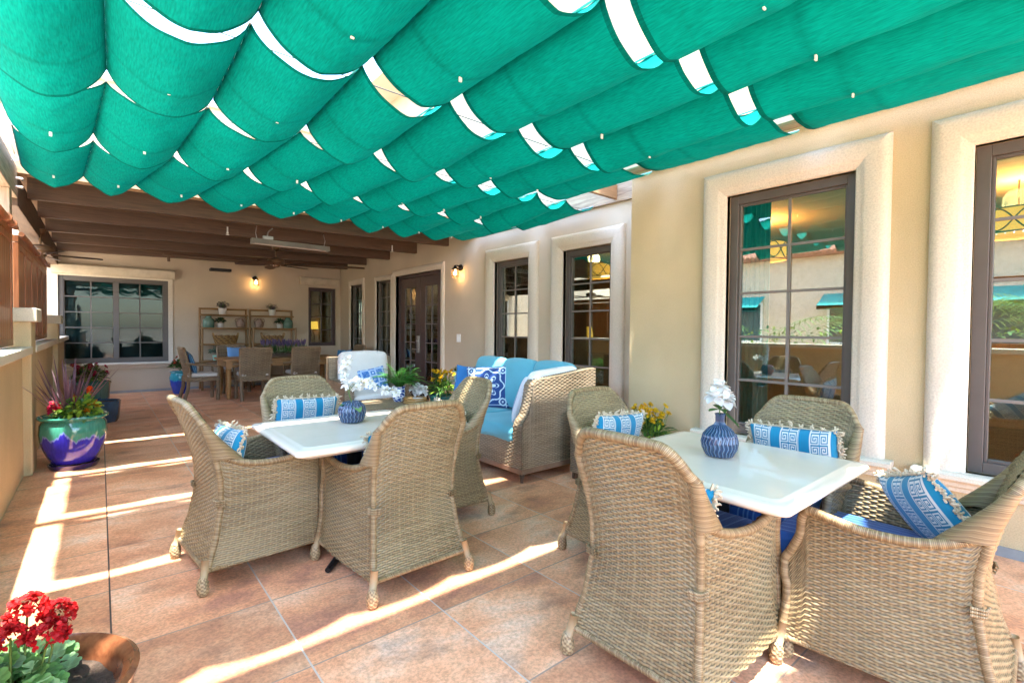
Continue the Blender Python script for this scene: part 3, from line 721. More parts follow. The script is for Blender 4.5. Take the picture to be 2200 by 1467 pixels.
# chair profile, local: faces +Y, back at -Y
ZB = [.10, .25, .42, .55, .70, .85, .98]
def yb(z): return ip(z, ZB, [-.335, -.285, -.255, -.258, -.285, -.335, -.395])
def wb(z): return ip(z, ZB, [.275, .25, .235, .237, .245, .257, .262])
def wf(z): return ip(z, [.10, .25, .42, .66], [.300, .285, .275, .30])
def yfr(z): return ip(z, [.10, .25, .42, .5], [.315, .30, .30, .30])
armc = bez([(-.275, .74), (-.225, .665), (-.12, .628), (.02, .622), (.16, .640), (.225, .648), (.252, .615), (.262, .54), (.295, .465), (.318, .42), (.318, .36)], 60)   # (y,z)
def make_chair():
    t = thing('wicker_armchair', 'x', 'armchair')
    # back
    def Sback(off):
        def f(U, V):
            s = U*2-1
            ztop = .952-.12*np.clip((np.abs(s)-.55)/.45, 0, 1)**2.2-.012*s**2
            z = .115+V*(ztop-.115)
            y = yb(z)+off-.018*(1-s**2)*np.clip((z-.3)/.4, 0, 1)
            return np.stack([s*wb(z)*(1-.10*np.clip((z-.90)/.09, 0, 1)*0), y, z], -1)
        return f
    g = G()
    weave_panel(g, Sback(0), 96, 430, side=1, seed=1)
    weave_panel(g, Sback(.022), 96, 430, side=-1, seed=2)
    g.build('backrest', 'wicker', t, ang=0)
    # sides
    for sg in (-1, 1):
        g = G()
        def Ss(off):
            def f(U, V):
                y0_ = -.262; ya = y0_+U*(.312-y0_)
                zt = np.interp(ya, armc[:, 0][np.r_[0:48]], armc[:, 1][np.r_[0:48]]) if False else ztop_arm(ya)
                z = .115+V*(zt-.115)
                # shear rear edge along the back curve
                y = yb(z)*(1-U)+yfr(z)*U
                x = wb(z)*(1-U)+wf(z)*U+.02*np.sin(PI*U)
                x = x+.02*np.clip((z-.5)/.13, 0, 1)*np.sin(PI*np.clip(U*1.1, 0, 1))
                return np.stack([sg*(x+off), y, z], -1)
            return f
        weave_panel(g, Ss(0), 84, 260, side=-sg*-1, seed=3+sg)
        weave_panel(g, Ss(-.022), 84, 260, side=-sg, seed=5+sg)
        g.build('side_panel', 'wicker', t, ang=0)
    # front apron + seat deck
    g = G()
    def Sf(U, V):
        s = 1-U*2; z = .115+V*(.40-.115); return np.stack([s*wf(z), yfr(z)+.006*np.cos(s*1.5), z], -1)
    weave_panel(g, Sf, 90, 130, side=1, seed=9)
    g.box(-.235, .235, -.25, .30, .34, .385, col=(.3, .22, .12))
    g.build('apron', 'wicker', t, ang=0)
    # wrapped frame
    g = G()
    zz = np.linspace(.115, .84, 24)
    top = [(-wb(z), yb(z)+.006, z) for z in zz]
    arc = []
    for a in np.linspace(0, 1, 26)[1:-1]:
        s = -1+2*a; e = np.clip((abs(s)-.55)/.45, 0, 1)
        z = .959-.13*e**2.2-.012*s*s; arc.append((s*wb(z)*1.0, yb(z)+.002-.018*(1-s*s), z))
    path = top+arc+[(-x, y, z) for x, y, z in top[::-1]]
    path = np.array(path); rad = ip(path[:, 2], [.1, .40, .6, .78, .9], [.017, .015, .015, .018, .019])
    g.tube(path, rad, 12)
    bot = [(-wb(.115), yb(.115), .115), (wb(.115), yb(.115), .115), (wf(.115), yfr(.115), .115), (-wf(.115), yfr(.115), .115), (-wb(.115), yb(.115), .115)]
    for a, b in zip(bot, bot[1:]):
        g.tube([np.array(a)*(1-q)+np.array(b)*q for q in np.linspace(0, 1, 6)], .013, 10)
    g.build('wrapped_frame', 'wrap', t, ang=0)
    for sg in (-1, 1):
        # arm rail
        g = G()
        pts = []
        for y, z in armc:
            u = (y-yb(z))/(yfr(z)-yb(z)); u = min(1, max(0, u))
            x = wb(z)*(1-u)+wf(z)*u+.02*math.sin(PI*u)+.02*min(1, max(0, (z-.5)/.13))*math.sin(PI*min(1, u*1.1))
            pts.append((sg*x, y, z))
        pts += [(sg*wf(z), yfr(z)+.006, z) for z in (.32, .25, .18, .115)]
        g.tube(pts, .017, 12)
        g.build('arm_rail', 'wrap', t, ang=0)
        # wrapped collar where back meets arm: wide flattened cone
        g = G(); P = []
        for z in np.linspace(.845, .665, 18):
            k = (.845-z)/.18; ry = .0205+.058*k**1.3; rx = .0205+.022*k
            c = (sg*wb(z), yb(z)+.006+ry-.0205, z)
            P.append([(c[0]+rx*math.cos(a), c[1]+ry*math.sin(a), z-.10*k*max(0, math.sin(a))*.25+.0) for a in np.linspace(0, 2*PI, 20, endpoint=False)])
        P = np.array(P); uvv = np.stack(np.meshgrid(np.linspace(0, .3, 18), np.linspace(0, 1, 20, endpoint=False)*0, indexing='ij'), -1)
        g.grid(P, uvv, cv=True); g.add(P[-1], [list(range(20))])
        g.build('wrapped_collar', 'wrap', t, ang=0)
    # knots
    for sg in (-1, 1):
        g = G(); z = .43
        for k in range(3): g.tube([(sg*(wb(z)-.03+.0), yb(z)-.016-.004*k, z-.012+.012*k), (sg*(wb(z)+.014), yb(z)-.018, z-.008+.011*k), (sg*(wb(z)+.022), yb(z)+.02, z-.010+.012*k)], .0055, 6)
        g.build('binding', 'wrap', t, ang=0)
    # feet
    for sx, sy in ((-1, -1), (1, -1), (-1, 1), (1, 1)):
        z0 = .12; x = sx*(wb(z0) if sy < 0 else wf(z0)); y = yb(z0) if sy < 0 else yfr(z0)
        g = G(); c = [(x-sx*.004, y-.0, .17), (x+sx*.004, y+sy*.006, .12), (x+sx*.012, y+sy*.014, .08)]
        g.tube(c, [.017, .019, .018], 12, col=(.42, .30, .16))
        pr = [(.0, 0), (.016, .001), (.024, .012), (.028, .032), (.027, .055), (.020, .082), (.012, .096), (0, .10)]
        prof = []
        for z in np.linspace(0, .1, 34):
            r = ip(z, [p[1] for p in pr], [p[0] for p in pr]); prof.append((r, z))
        prof = np.array(prof)
        th = np.linspace(0, 2*PI, 28, endpoint=False); TH, K = np.meshgrid(th, np.arange(34), indexing='xy')
        R = prof[:, 0][:, None]+.0022*np.sign(np.cos(TH*7+PI*(K//3)))*np.sin(PI*(K % 3)/3+.5)
        P = np.stack([x+sx*.016+R*np.cos(TH), y+sy*.018+R*np.sin(TH), np.broadcast_to(prof[:, 1][:, None], R.shape)], -1)
        cc = np.where((np.cos(TH*7+PI*(K//3)) > 0)[..., None], (.50, .37, .20), (.24, .165, .085))
        g.grid(P, None, cc.reshape(-1, 3), cv=True, flip=True)
        g.build('foot', 'wicker', t, ang=0)
    return t
_ya = armc[:, 0]; _za = armc[:, 1]
def ztop_arm(y):
    # monotone envelope of the arm contour as a function of y
    ys = [-.275, -.225, -.12, .02, .16, .235, .252, .262, .295, .318, .33]; zs = [.74, .665, .628, .622, .640, .640, .615, .54, .465, .42, .36]
    return np.interp(y, ys, zs)
BLUE = np.array((.010, .085, .33))
def seat_cushion(name, h, col, stripes=None, z=0, parent=None, puff=.012, r=.03):
    def cf(P):
        c = np.broadcast_to(np.array(col), P.shape).copy()
        if stripes is not None:
            m = (np.abs((P[..., 0] % .021)-.0105) < .0016); c[m] = stripes
        return c
    g = G(); g.softbox((0, 0, h[2]+z), h, r, puff=puff, n=70 if stripes is not None else 12, col=cf)
    return g
chair0 = make_chair()
# ---------------- greek key pillow
KEY = ['#########', '#.......#', '#.#####.#', '#.#...#.#', '#.#.#.#.#', '#.#.###.#', '#.#.....#', '#.#######', '#........'][:]
KM = np.array([[1 if c == '#' else 0 for c in r] for r in KEY])
AQ = np.array((.0, .21, .36)); WH = np.array((.66, .66, .62))
def lumbar_col(P, W=.25, H=.135):
    x, z = P[..., 0]+W, P[..., 1]+H       # 0..2W
    c = np.broadcast_to(AQ, P.shape).copy()
    for x0 in (.035, .200, .365):         # three double bands, each .10 wide
        for k in range(2):
            b0 = x0+k*.052; wdt = .047
            ix = (x-b0)/wdt; m = (ix >= 0) & (ix < 1)
            cell = .0058
            cx_ = np.clip((ix*9).astype(int), 0, 8)
            cy = np.floor(z/cell).astype(int) % 9
            if k: cx_ = 8-cx_
            v = KM[cy, cx_]
            c[m & (v == 1)] = WH
            c[m & (v == 0)] = AQ*.75
        for e in (x0-.004, x0+.099):
            c[np.abs(x-e) < .0022] = WH
    return c
def pillow_mesh(g, w, h, T, colf, res=(170, 90), pw=3.2, lump=0):
    u = np.linspace(-1, 1, res[0]); v = np.linspace(-1, 1, res[1]); U, V = np.meshgrid(u, v, indexing='ij')
    prof = (np.clip(1-np.abs(U)**pw, 0, 1)**.55)*(np.clip(1-np.abs(V)**pw, 0, 1)**.55)
    pinch = 1-.05*(np.abs(V)**2)*(1-np.abs(U)**2)-.0; pin2 = 1-.05*(np.abs(U)**2)*(1-np.abs(V)**2)
    X = U*w*(1-.05*(1-V**2)*np.abs(U)**3); Y = V*h*(1-.06*(1-U**2)*np.abs(V)**3)
    for sg in (1, -1):
        Z = sg*T*prof+lump*np.sin(U*5+V*3)*prof
        P = np.stack([X, Y, Z], -1); c = colf(np.stack([U*w, V*h, Z], -1))
        g.grid(P, None, c.reshape(-1, 3), flip=(sg < 0))
def fringe(g, pts, nrm, n, seed, L_=.02):
    r = random.Random(seed)
    for p, q in zip(pts, nrm):
        for k in range(n):
            a = np.array(p)+np.array([r.uniform(-.006, .006) for _ in range(3)])
            d = np.array(q)*L_*r.uniform(.6, 1.3)+np.array([r.uniform(-.011, .011) for _ in range(3)])
            m = a+d*.5+np.array([r.uniform(-.008, .008) for _ in range(3)])
            g.tube([a, m, a+d, a+d*1.15+np.array([r.uniform(-.006, .006) for _ in range(3)])], [.003, .0042, .0048, .002], 5, caps=False)
def make_lumbar():
    t = thing('lumbar_pillow', 'x', 'pillow')
    g = G(); pillow_mesh(g, .222, .150, .06, lambda P: lumbar_col(P*np.array((.25/.222, .9, 1))), (200, 110)); g.build('pillow_cover', 'cloth', t, ang=0)
    for sg in (-1, 1):
        g = G(); ys_ = np.linspace(-.04, .145, 9); g.tube([(sg*.219, y, 0) for y in np.linspace(-.04, .145, 9)], .004, 5); fringe(g, [(sg*.218, y, 0) for y in ys_], [(sg*1, 0, 0)]*9, 6, 3+sg, .013)
        g.build('tassel_trim', 'tassel', t)
    g = G(); xs_ = np.linspace(-.21, .21, 9); g.tube([(x, .146, 0) for x in np.linspace(-.21, .21, 8)], .004, 5); fringe(g, [(x, .147, 0) for x in xs_], [(0, 1, 0)]*9, 5, 8, .014); g.build('tassel_trim', 'tassel', t)
    return t
pil0 = make_lumbar()
def place_pillow(src, base, rz, back_y, z, tilt, roll, label, first=False, group='blue and white key pattern pillows', dx=0):
    """base chair location/heading; pillow stands upright leaning against the back"""
    o = src if first else dup(src, (0, 0, 0), 0, label, group)
    M = Matrix.Translation(base) @ rotz(rz) @ Matrix.Translation((dx, back_y, z)) @ Matrix.Rotation(PI/2-tilt, 4, 'X') @ Matrix.Rotation(roll, 4, 'Z')
    # face towards +Y of chair
    M = M @ Matrix.Rotation(PI, 4, 'Y') if False else M
    o.matrix_world = M; o.rotation_mode = 'XYZ'; o.location = M.translation; o.rotation_euler = M.to_euler(); o.scale = (1, 1, 1)
    o['label'] = label; o['group'] = group
    return o
gcs = seat_cushion('seat_cushion', (.235, .325, .055), BLUE, (.10, .26, .55), puff=.012)
for _v in gcs.V: _v[:, 0] *= np.interp(_v[:, 1], [-.32, -.22, 0, .325], [.84, .85, .93, 1.08])
cush0 = gcs.build('seat_cushion', 'cloth', ang=0); tag(cush0, 'x', 'cushion')
chairs = [ # x, y, heading(rotation so local +Y faces), label, pillow roll, pillow dx
    ((.70, 3.16), -PI/2+.10, 'left of the farther cream table'),
    ((1.27, 2.56), .03, 'in front of the farther cream table'),
    ((1.86, 3.12), PI/2-.12, 'right of the farther cream table'),
    ((1.17, 3.58), PI+.02, 'behind the farther cream table'),
    ((1.83, 1.10), -PI/2+.02, 'left of the nearest cream table, largest in view'),
    ((2.43, .49), .05, 'at the bottom right corner of the photo'),
    ((2.72, 1.04), PI/2, 'between the nearest cream table and the tan wall'),
    ((2.44, 1.72), PI-.03, 'behind the nearest cream table'),
]
for i, ((x, y), rz, lb) in enumerate(chairs):
    L1 = 'tan wicker armchair '+lb
    if i == 0: chair0.location = (x, y, 0); chair0.rotation_euler = (0, 0, rz); chair0['label'] = L1; chair0['group'] = 'wicker armchairs at the cream tables'
    else: dup(chair0, (x, y, 0), rz, L1, 'wicker armchairs at the cream tables')
    o = cush0 if i == 0 else cush0.copy()
    if i: C.collection.objects.link(o)
    Mx = Matrix.Translation((x, y, 0)) @ rotz(rz) @ Matrix.Translation((0, .072, .402)); o.location = Mx.translation; o.rotation_euler = Mx.to_euler()
    o['label'] = 'blue striped seat cushion of the armchair '+lb; o['group'] = 'royal blue seat cushions'
    if i == 5:
        o = dup(pil0, (0, 0, 0), 0, 'aqua greek key pillow tipped sideways, at the bottom right corner of the photo', 'blue and white key pattern pillows')
        M = Matrix.Translation((x+.03, y-.09, .66)) @ rotz(.75) @ Matrix.Rotation(PI/2-.55, 4, 'X') @ Matrix.Rotation(-.35, 4, 'Z'); o.location = M.translation; o.rotation_euler = M.to_euler(); continue
    place_pillow(pil0, (x, y, 0), rz, -.195+(.02 if i in (3, 6, 7) else .03), (.69 if i in (3, 6, 7) else .635), .24, [.05, -.04, .06, .03, -.05, .12, -.05, .06][i], 'aqua greek key pillow on the armchair '+lb, first=(i == 0))
# ---------------- cream tables
def table(x, y, rz, label):
    t = thing('square_table', label, 'table', (x, y, 0), rz, 'square tables with cream tops')
    g = G(); h = .48
    # ogee edge: thick centre, profiled rim
    def rr_(hw, r, n=8):
        out = []
        for cx_, cy_, a0 in ((1, 1, 0), (-1, 1, PI/2), (-1, -1, PI), (1, -1, 3*PI/2)):
            for a in np.linspace(a0, a0+PI/2, n): out.append((cx_*(hw-r)+r*math.cos(a), cy_*(hw-r)+r*math.sin(a)))
        return np.array(out)
    prof = [(h-.06, .75), (h-.052, .7495), (h-.046, .746), (h-.03, .744), (h-.012, .741), (h-.003, .734), (h, .726), (h-.002, .715), (h-.010, .708), (h-.03, .704), (h-.045, .696), (h-.055, .690)]
    P = []
    for hw, z in prof:
        q = rr_(hw, .035); P.append(np.hstack([q, np.full((len(q), 1), z)]))
    P = np.array(P); g.grid(P, cv=True, flip=False)
    g.add(P[0], [list(range(P.shape[1]))]); g.add(P[-1], [list(range(P.shape[1]))[::-1]])
    g.build('table_top', 'tabletop', t, ang=40)
    g = G(); g.tube([(0, 0, .04), (0, 0, .69)], .045, 20); g.box(-.11, .11, -.11, .11, .675, .689); g.build('pedestal', 'blackmetal', t)
    g = G()
    for a in range(4):
        d = Vector((math.cos(a*PI/2+PI/4), math.sin(a*PI/2+PI/4), 0)); g.tube([d*.03+Vector((0, 0, .05)), d*.18+Vector((0, 0, .035)), d*.36+Vector((0, 0, .018))], [.03, .024, .016], 10)
    g.build('foot_cross', 'blackmetal', t)
table(1.2, 2.93, .0, 'square cream top pedestal table with white orchids, farther from the camera')
table(2.25, 1.13, .0, 'square cream top pedestal table nearest the camera, ribbed blue vase on it')
# ================================================================== LOUNGE GROUP
TL = [(.20, .145, .085), (.28, .205, .125), (.36, .27, .17), (.27, .225, .165)]
TD = [(.17, .105, .055), (.24, .155, .08), (.32, .22, .12), (.22, .16, .10)]
def flat(g, p0, eu, ev, pitch=.016, spoke=.035, amp=.0045, tones=None, seed=0):
    """woven flat panel: corner p0, edge vectors eu (along strands), ev (up)"""
    p0, eu, ev = map(np.array, (p0, eu, ev)); lu, lv = np.linalg.norm(eu), np.linalg.norm(ev)
    nu = max(4, int(lu/spoke*4)); nv = max(4, int(lv/pitch*5))
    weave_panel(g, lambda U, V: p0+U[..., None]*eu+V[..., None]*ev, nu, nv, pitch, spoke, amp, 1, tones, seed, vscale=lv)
def wbox(g, x0, x1, y0, y1, z0, z1, faces='-x+x-y+y+z', tones=None, seed=0, **k):
    if '-y' in faces: flat(g, (x0, y0, z0), (x1-x0, 0, 0), (0, 0, z1-z0), tones=tones, seed=seed, **k)
    if '+x' in faces: flat(g, (x1, y0, z0), (0, y1-y0, 0), (0, 0, z1-z0), tones=tones, seed=seed+1, **k)
    if '+y' in faces: flat(g, (x1, y1, z0), (x0-x1, 0, 0), (0, 0, z1-z0), tones=tones, seed=seed+2, **k)
    if '-x' in faces: flat(g, (x0, y1, z0), (0, y0-y1, 0), (0, 0, z1-z0), tones=tones, seed=seed+3, **k)
    if '+z' in faces: flat(g, (x0, y0, z1), (x1-x0, 0, 0), (0, y1-y0, 0), tones=tones, seed=seed+4, **k)
def armpanel(g, prof, y0, y1, tones, seed):
    """prof: top contour points (x,z) front->back ; extruded in y ; woven on all faces"""
    px = [p[0] for p in prof]; pz = [p[1] for p in prof]; x0, x1 = px[0], px[-1]; zb_ = .13
    for yy, sd in ((y0, 1), (y1, -1)):
        def S(U, V):
            x = x0+U*(x1-x0); zt = np.interp(x, px, pz); return np.stack([x, np.full_like(x, yy), zb_+V*(zt-zb_)], -1)
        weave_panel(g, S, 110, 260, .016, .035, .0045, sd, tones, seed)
    # front and top strip along contour
    cont = np.array([(x0, zb_)]+list(prof)+[(x1, zb_)]); d = np.concatenate([[0], np.cumsum(np.linalg.norm(np.diff(cont, axis=0), axis=1))])
    def S2(U, V):
        s = V*d[-1]; return np.stack([np.interp(s, d, cont[:, 0]), y1+(y0-y1)*U, np.interp(s, d, cont[:, 1])], -1)
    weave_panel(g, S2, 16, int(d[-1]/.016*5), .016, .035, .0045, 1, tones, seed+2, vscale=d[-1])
AQ2 = (.11, .40, .49); CREAM = (.74, .72, .68)
# local: sofa faces -X, back along +X side, length along Y
SX, SY, SW, SL = 2.80, 3.18, .98, 1.78
t = thing('wicker_sofa', 'wicker sofa with aqua cushions and high woven arms in front of the tall windows', 'sofa', (SX, SY, 0))
armp = [(0, .50), (.02, .545), (.07, .60), (.10, .70), (.13, .86), (.17, .895), (.5, .93), (.88, .97), (.96, .975)]
for y0 in (0, SL-.12):
    g = G(); armpanel(g, armp if y0 == 0 else [(0, .36), (.55, .37), (.66, .5), (.74, .85), (.84, .96), (.96, .975)], y0, y0+.12, TL, int(3+y0)); g.build('arm', 'wicker', t, ang=0)
g = G(); wbox(g, .84, .96, .12, SL-.12, .13, .975, '-x+x+z', TL, 11); g.build('sofa_back', 'wicker', t, ang=0)
g = G(); wbox(g, 0.0, .12, .12, SL-.12, .13, .36, '-x', TL, 21); g.box(.05, .84, .12, SL-.12, .28, .34, col=(.3, .2, .12)); g.build('seat_base', 'wicker', t, ang=0)
g = G(); g.box(-.01, .97, -.01, SL+.01, .085, .13); g.build('plinth', simple('brown_teak', (.24, .14, .085), .6, var=.3), t, smooth=False, bevel=.004)
for x in (.04, .92):
    for y in (.04, SL-.04):
        g = G(); g.tube([(x, y, 0), (x, y, .09)], [.018, .03], 4); g.build('leg', MT['beam'], t, smooth=False)
def boxcush(name, h, col, loc, rot=(0, 0, 0), label=None, cat='cushion', group=None, parent=None, puff=.03, r=.05, mat='cloth', wob=.004, puffs=0):
    g = G(); g.softbox((0, 0, 0), h, r, puff=puff, puffs=puffs, n=14, col=col if callable(col) else np.array(col), wob=wob)
    # piping
    o = g.build(name, mat, parent, ang=0); o.location = loc; o.rotation_euler = rot
    if label: tag(o, label, cat, group)
    return o
for k in range(2):
    boxcush('seat_cushion', (.43, .38, .07), AQ2, (SX+.41, SY+.51+k*.77, .41), label=['aqua sofa seat cushion at the near end', 'aqua sofa seat cushion at the far end'][k], group='aqua sofa cushions')
for k in range(3):
    boxcush('back_cushion', (.09, .255, .25), AQ2, (SX+.74, SY+.38+k*.515, .76), (0, .22, 0), ['aqua back cushion at the near end of the sofa', 'middle aqua back cushion of the sofa', 'aqua back cushion at the far end of the sofa'][k], group='aqua sofa back cushions', puff=.03, puffs=.03, r=.06, wob=.006)
# square pillows on the sofa
NAVY = np.array((.012, .055, .22)); SKY = np.array((.10, .33, .62))
def medal(P, W=.23):
    x, y = P[..., 0]/W, P[..., 1]/W; r = np.hypot(x, y); a = np.arctan2(y, x)
    c = np.broadcast_to(NAVY, P.shape).copy(); L_ = (.62, .74, .80)
    pet = np.abs(np.cos(4*a))**.6*.62
    c[(r < pet) & (r > .10) & (np.abs(r-pet*.82) > .05)] = L_
    c[(r < .09)] = L_
    c[(np.abs(r-(.80+.07*np.cos(8*a))) < .035)] = L_
    cx_, cy_ = np.abs(x)-.78, np.abs(y)-.78; rr_ = np.hypot(cx_, cy_)
    c[(np.abs(rr_-.16) < .035) | (rr_ < .05)] = L_
    c[(np.abs(np.abs(x)-.93) < .02) | (np.abs(np.abs(y)-.93) < .02)] = L_
    return c
def ikat(P, W=.23):
    x, y = P[..., 0]/W, P[..., 1]/W; c = np.broadcast_to(np.array((.05, .20, .55)), P.shape).copy()
    d = np.abs(((x+y)*1.1) % 1-.5)+np.abs(((x-y)*1.1) % 1-.5)
    c[(d > .30) & (d < .55)] = (.45, .62, .85); c[d < .14] = (.55, .70, .88)
    n = np.sin(x*41+3*np.sin(y*23))*np.sin(y*37+2*np.sin(x*19)); c[(n > .72) & (d > .6)] = (.5, .66, .85)
    return c
def stripes(P, W=.2):
    x = P[..., 0]/W; c = np.broadcast_to(np.array((.015, .065, .20)), P.shape).copy()
    c[np.abs((x*2.5) % 1-.5) < .10] = (.10, .30, .50); c[np.abs((x*2.5+.22) % 1-.5) < .025] = (.45, .62, .7)
    return c
def stripes2(P, W=.2):
    x = P[..., 0]/W; c = np.broadcast_to(np.array((.03, .22, .42)), P.shape).copy()
    c[np.abs((x*1.5) % 1-.5) < .12] = (.012, .04, .14); c[np.abs((x*3+.3) % 1-.5) < .04] = (.2, .5, .6)
    return c
def plain(c0): return lambda P: np.broadcast_to(np.array(c0), P.shape).copy()
def sqpillow(w, h, T, colf, loc, facing, tilt, roll, label, group=None):
    """facing = heading of the pillow's front"""
    g = G(); pillow_mesh(g, w, h, T, colf, (120, 120), lump=.004)
    o = g.build('throw_pillow', 'cloth', ang=0)
    M = Matrix.Translation(loc) @ rotz(facing+PI/2) @ Matrix.Rotation(PI/2-tilt, 4, 'X') @ Matrix.Rotation(roll, 4, 'Z')
    o.location = M.translation; o.rotation_euler = M.to_euler(); tag(o, label, 'pillow', group)
    return o
sqpillow(.24, .24, .07, medal, (SX+.50, SY+1.16, .71), PI+.75, .30, .05, 'navy pillow with a white floral medallion on the sofa')
sqpillow(.22, .22, .06, plain((.02, .16, .42)), (SX+.52, SY+1.48, .70), PI+.75, .25, -.1, 'plain blue pillow behind the medallion pillow at the far sofa end')
g0 = plain((.72, .74, .76))
def whiteblue(P):
    c = np.broadcast_to(np.array((.74, .76, .80)), P.shape).copy(); c[np.abs(np.abs(P[..., 0])-.19) < .012] = (.06, .16, .40); return c
sqpillow(.24, .23, .075, whiteblue, (SX+.36, SY+.34, .70), PI+.15-1.2, .30, .0, 'white pillow with thin blue stripe against the near sofa arm')
boxcush('lumbar_roll', (.33, .04, .10), (.80, .79, .77), (SX+.52, SY+.165, .875), (.12, -.06, .0), 'long white cushion lying along the near arm of the sofa', puff=.02, r=.07)

# club chair
def club(x, y, rz, label):
    t = thing('club_chair', label, 'armchair', (x, y, 0), rz)     # faces -Y local
    g = G(); wbox(g, -.46, .46, .38, .50, .13, .93, '-y+y+z-x+x', TL, 31); g.build('chair_back', 'wicker', t, ang=0)
    for sx in (-1, 1):
        g = G(); x0, x1 = (-.46, -.34) if sx < 0 else (.34, .46); wbox(g, x0, x1, -.42, .38, .13, .62, '-x+x-y+z', TL, 35+sx); g.build('arm', 'wicker', t, ang=0)
    g = G(); wbox(g, -.34, .34, -.42, -.40, .13, .34, '-y', TL, 38); g.box(-.34, .34, -.40, .38, .26, .32, col=(.3, .2, .12)); g.build('seat_base', 'wicker', t, ang=0)
    for sx in (-1, 1):
        for sy in (-.38, .46): g = G(); g.box(sx*.42-.03, sx*.42+.03, sy-.03, sy+.03, 0, .13); g.build('leg', MT['beam'], t, smooth=False)
    return t
CXc, CYc, CR = 2.92, 6.62, -.10
club(CXc, CYc, CR, 'wicker club chair with pale grey cushions facing the camera')
def rel(x, y, z, o=(CXc, CYc), a=CR): c, s = math.cos(a), math.sin(a); return (o[0]+x*c-y*s, o[1]+x*s+y*c, z)
boxcush('seat_cushion', (.33, .38, .07), CREAM, rel(0, -.02, .39), (0, 0, CR), 'pale grey seat cushion of the club chair')
boxcush('back_cushion', (.335, .09, .27), CREAM, rel(0, .26, .73), (-.14, 0, CR), 'pale grey upright back cushion of the club chair', puffs=.03)
sqpillow(.20, .19, .06, ikat, rel(.10, .10, .60), -PI/2+CR, .32, .18, 'blue and white diamond pattern pillow on the club chair')

# coffee table
CT = (2.72, 5.62)
t = thing('coffee_table', 'low woven coffee table with the fern and a tray, between sofa and club chair', 'table', (*CT, 0))
g = G(); wbox(g, -.48, .48, -.40, .40, .36, .43, '-y+x+y-x+z', [(.26, .18, .10), (.36, .26, .15), (.45, .33, .20)], 41); g.build('table_top', 'wicker', t, ang=0)
for sx in (-1, 1):
    for sy in (-1, 1): g = G(); wbox(g, sx*.44-.04, sx*.44+.04, sy*.36-.04, sy*.36+.04, 0, .36, '-y+x+y-x', TD, 43); g.build('leg', 'wicker', t, ang=0)
# side table beside door
t = thing('side_table', 'small pale side table against the wall beside the double doors', 'table', (4.42, 6.55, 0))
g = G(); g.softbox((0, 0, .51), (.24, .24, .02), .006); g.build('table_top', 'cap', t)
for sx in (-1, 1):
    for sy in (-1, 1): g = G(); g.box(sx*.21-.02, sx*.21+.02, sy*.21-.02, sy*.21+.02, 0, .49); g.build('leg', 'cap', t, smooth=False)
g = G(); g.box(-.21, .21, -.21, .21, .2, .225); g.build('lower_shelf', 'cap', t, smooth=False)

# ================================================================== DINING
TX0, TX1, TY0, TY1 = 1.74, 3.95, 10.35, 11.35
t = thing('dining_table', 'long golden pine dining table with turned legs under the porch', 'table', ((TX0+TX1)/2, (TY0+TY1)/2, 0)); hx, hy = (TX1-TX0)/2, (TY1-TY0)/2
g = G(); g.softbox((0, 0, .735), (hx, hy, .018), .006); g.build('table_top', 'pine', t)
g = G(); g.box(-hx+.10, hx-.10, -hy+.07, -hy+.10, .60, .716); g.box(-hx+.10, hx-.10, hy-.10, hy-.07, .60, .716); g.box(-hx+.07, -hx+.10, -hy+.1, hy-.1, .60, .716); g.box(hx-.10, hx-.07, -hy+.1, hy-.1, .60, .716); g.build('apron', 'pine', t, smooth=False)
for sx in (-1, 1):
    for sy in (-1, 1):
        g = G(); c = (sx*(hx-.1), sy*(hy-.1), 0); g.lathe([(.0, 0), (.025, 0), (.03, .04), (.04, .12), (.05, .35), (.045, .52), (.055, .55), (.04, .57), (.04, .58)], c, 16); g.box(c[0]-.045, c[0]+.045, c[1]-.045, c[1]+.045, .58, .716); g.build('leg', 'pine', t)
def make_dchair():
    t = thing('dining_chair', 'x', 'chair')    # faces +Y
    g = G()
    def Sb(off):
        def f(U, V):
            s = U*2-1; z = .44+V*.53; y = -.245-.10*V**1.3+off-.03*(1-s*s)*0+.02*s*s
            return np.stack([s*(.245+.02*V), y, z], -1)
        return f
    weave_panel(g, Sb(0), 60, 110, .022, .046, .007, 1, TD, 51); weave_panel(g, Sb(.04), 60, 110, .022, .046, .007, -1, TD, 52)
    g.tube([(x, -.245-.10*1+.02+.02*(x/.26)**2, .97) for x in np.linspace(-.262, .262, 12)], .022, 8, col=(.3, .2, .11))
    for sg in (-1, 1): g.tube([(sg*(.245+.02*v), -.225-.10*v**1.3+.02, .44+v*.53) for v in np.linspace(0, 1, 8)], .022, 8, col=(.3, .2, .11))
    g.build('backrest', 'wicker', t, ang=0)
    g = G(); wbox(g, -.26, .26, -.25, .26, .36, .44, '-y+x+y-x+z', TD, 53, pitch=.022, spoke=.046, amp=.006); g.build('seat_frame', 'wicker', t, ang=0)
    for sx in (-1, 1):
        g = G(); g.tube([(sx*.235, .235, 0), (sx*.235, .235, .40)], .032, 8, col=(.21, .135, .075)); g.build('leg', 'wicker', t)
        g = G(); g.tube([(sx*.235, -.30, 0), (sx*.235, -.235, .25), (sx*.235, -.225, .44)], .03, 8, col=(.21, .135, .075)); g.build('leg', 'wicker', t)
        g = G(); g.tube([(sx*.262, -.29, .70), (sx*.285, -.1, .67), (sx*.29, .12, .655), (sx*.27, .24, .62), (sx*.25, .245, .5), (sx*.24, .24, .40)], .021, 8, col=(.26, .175, .095)); g.build('arm', 'wicker', t)
    return t
dc0 = make_dchair()
g = G(); g.softbox((0, 0, 0), (.24, .24, .035), .03, puff=.01, col=np.array((.72, .68, .64))); dcu = g.build('seat_cushion', 'cloth', ang=0)
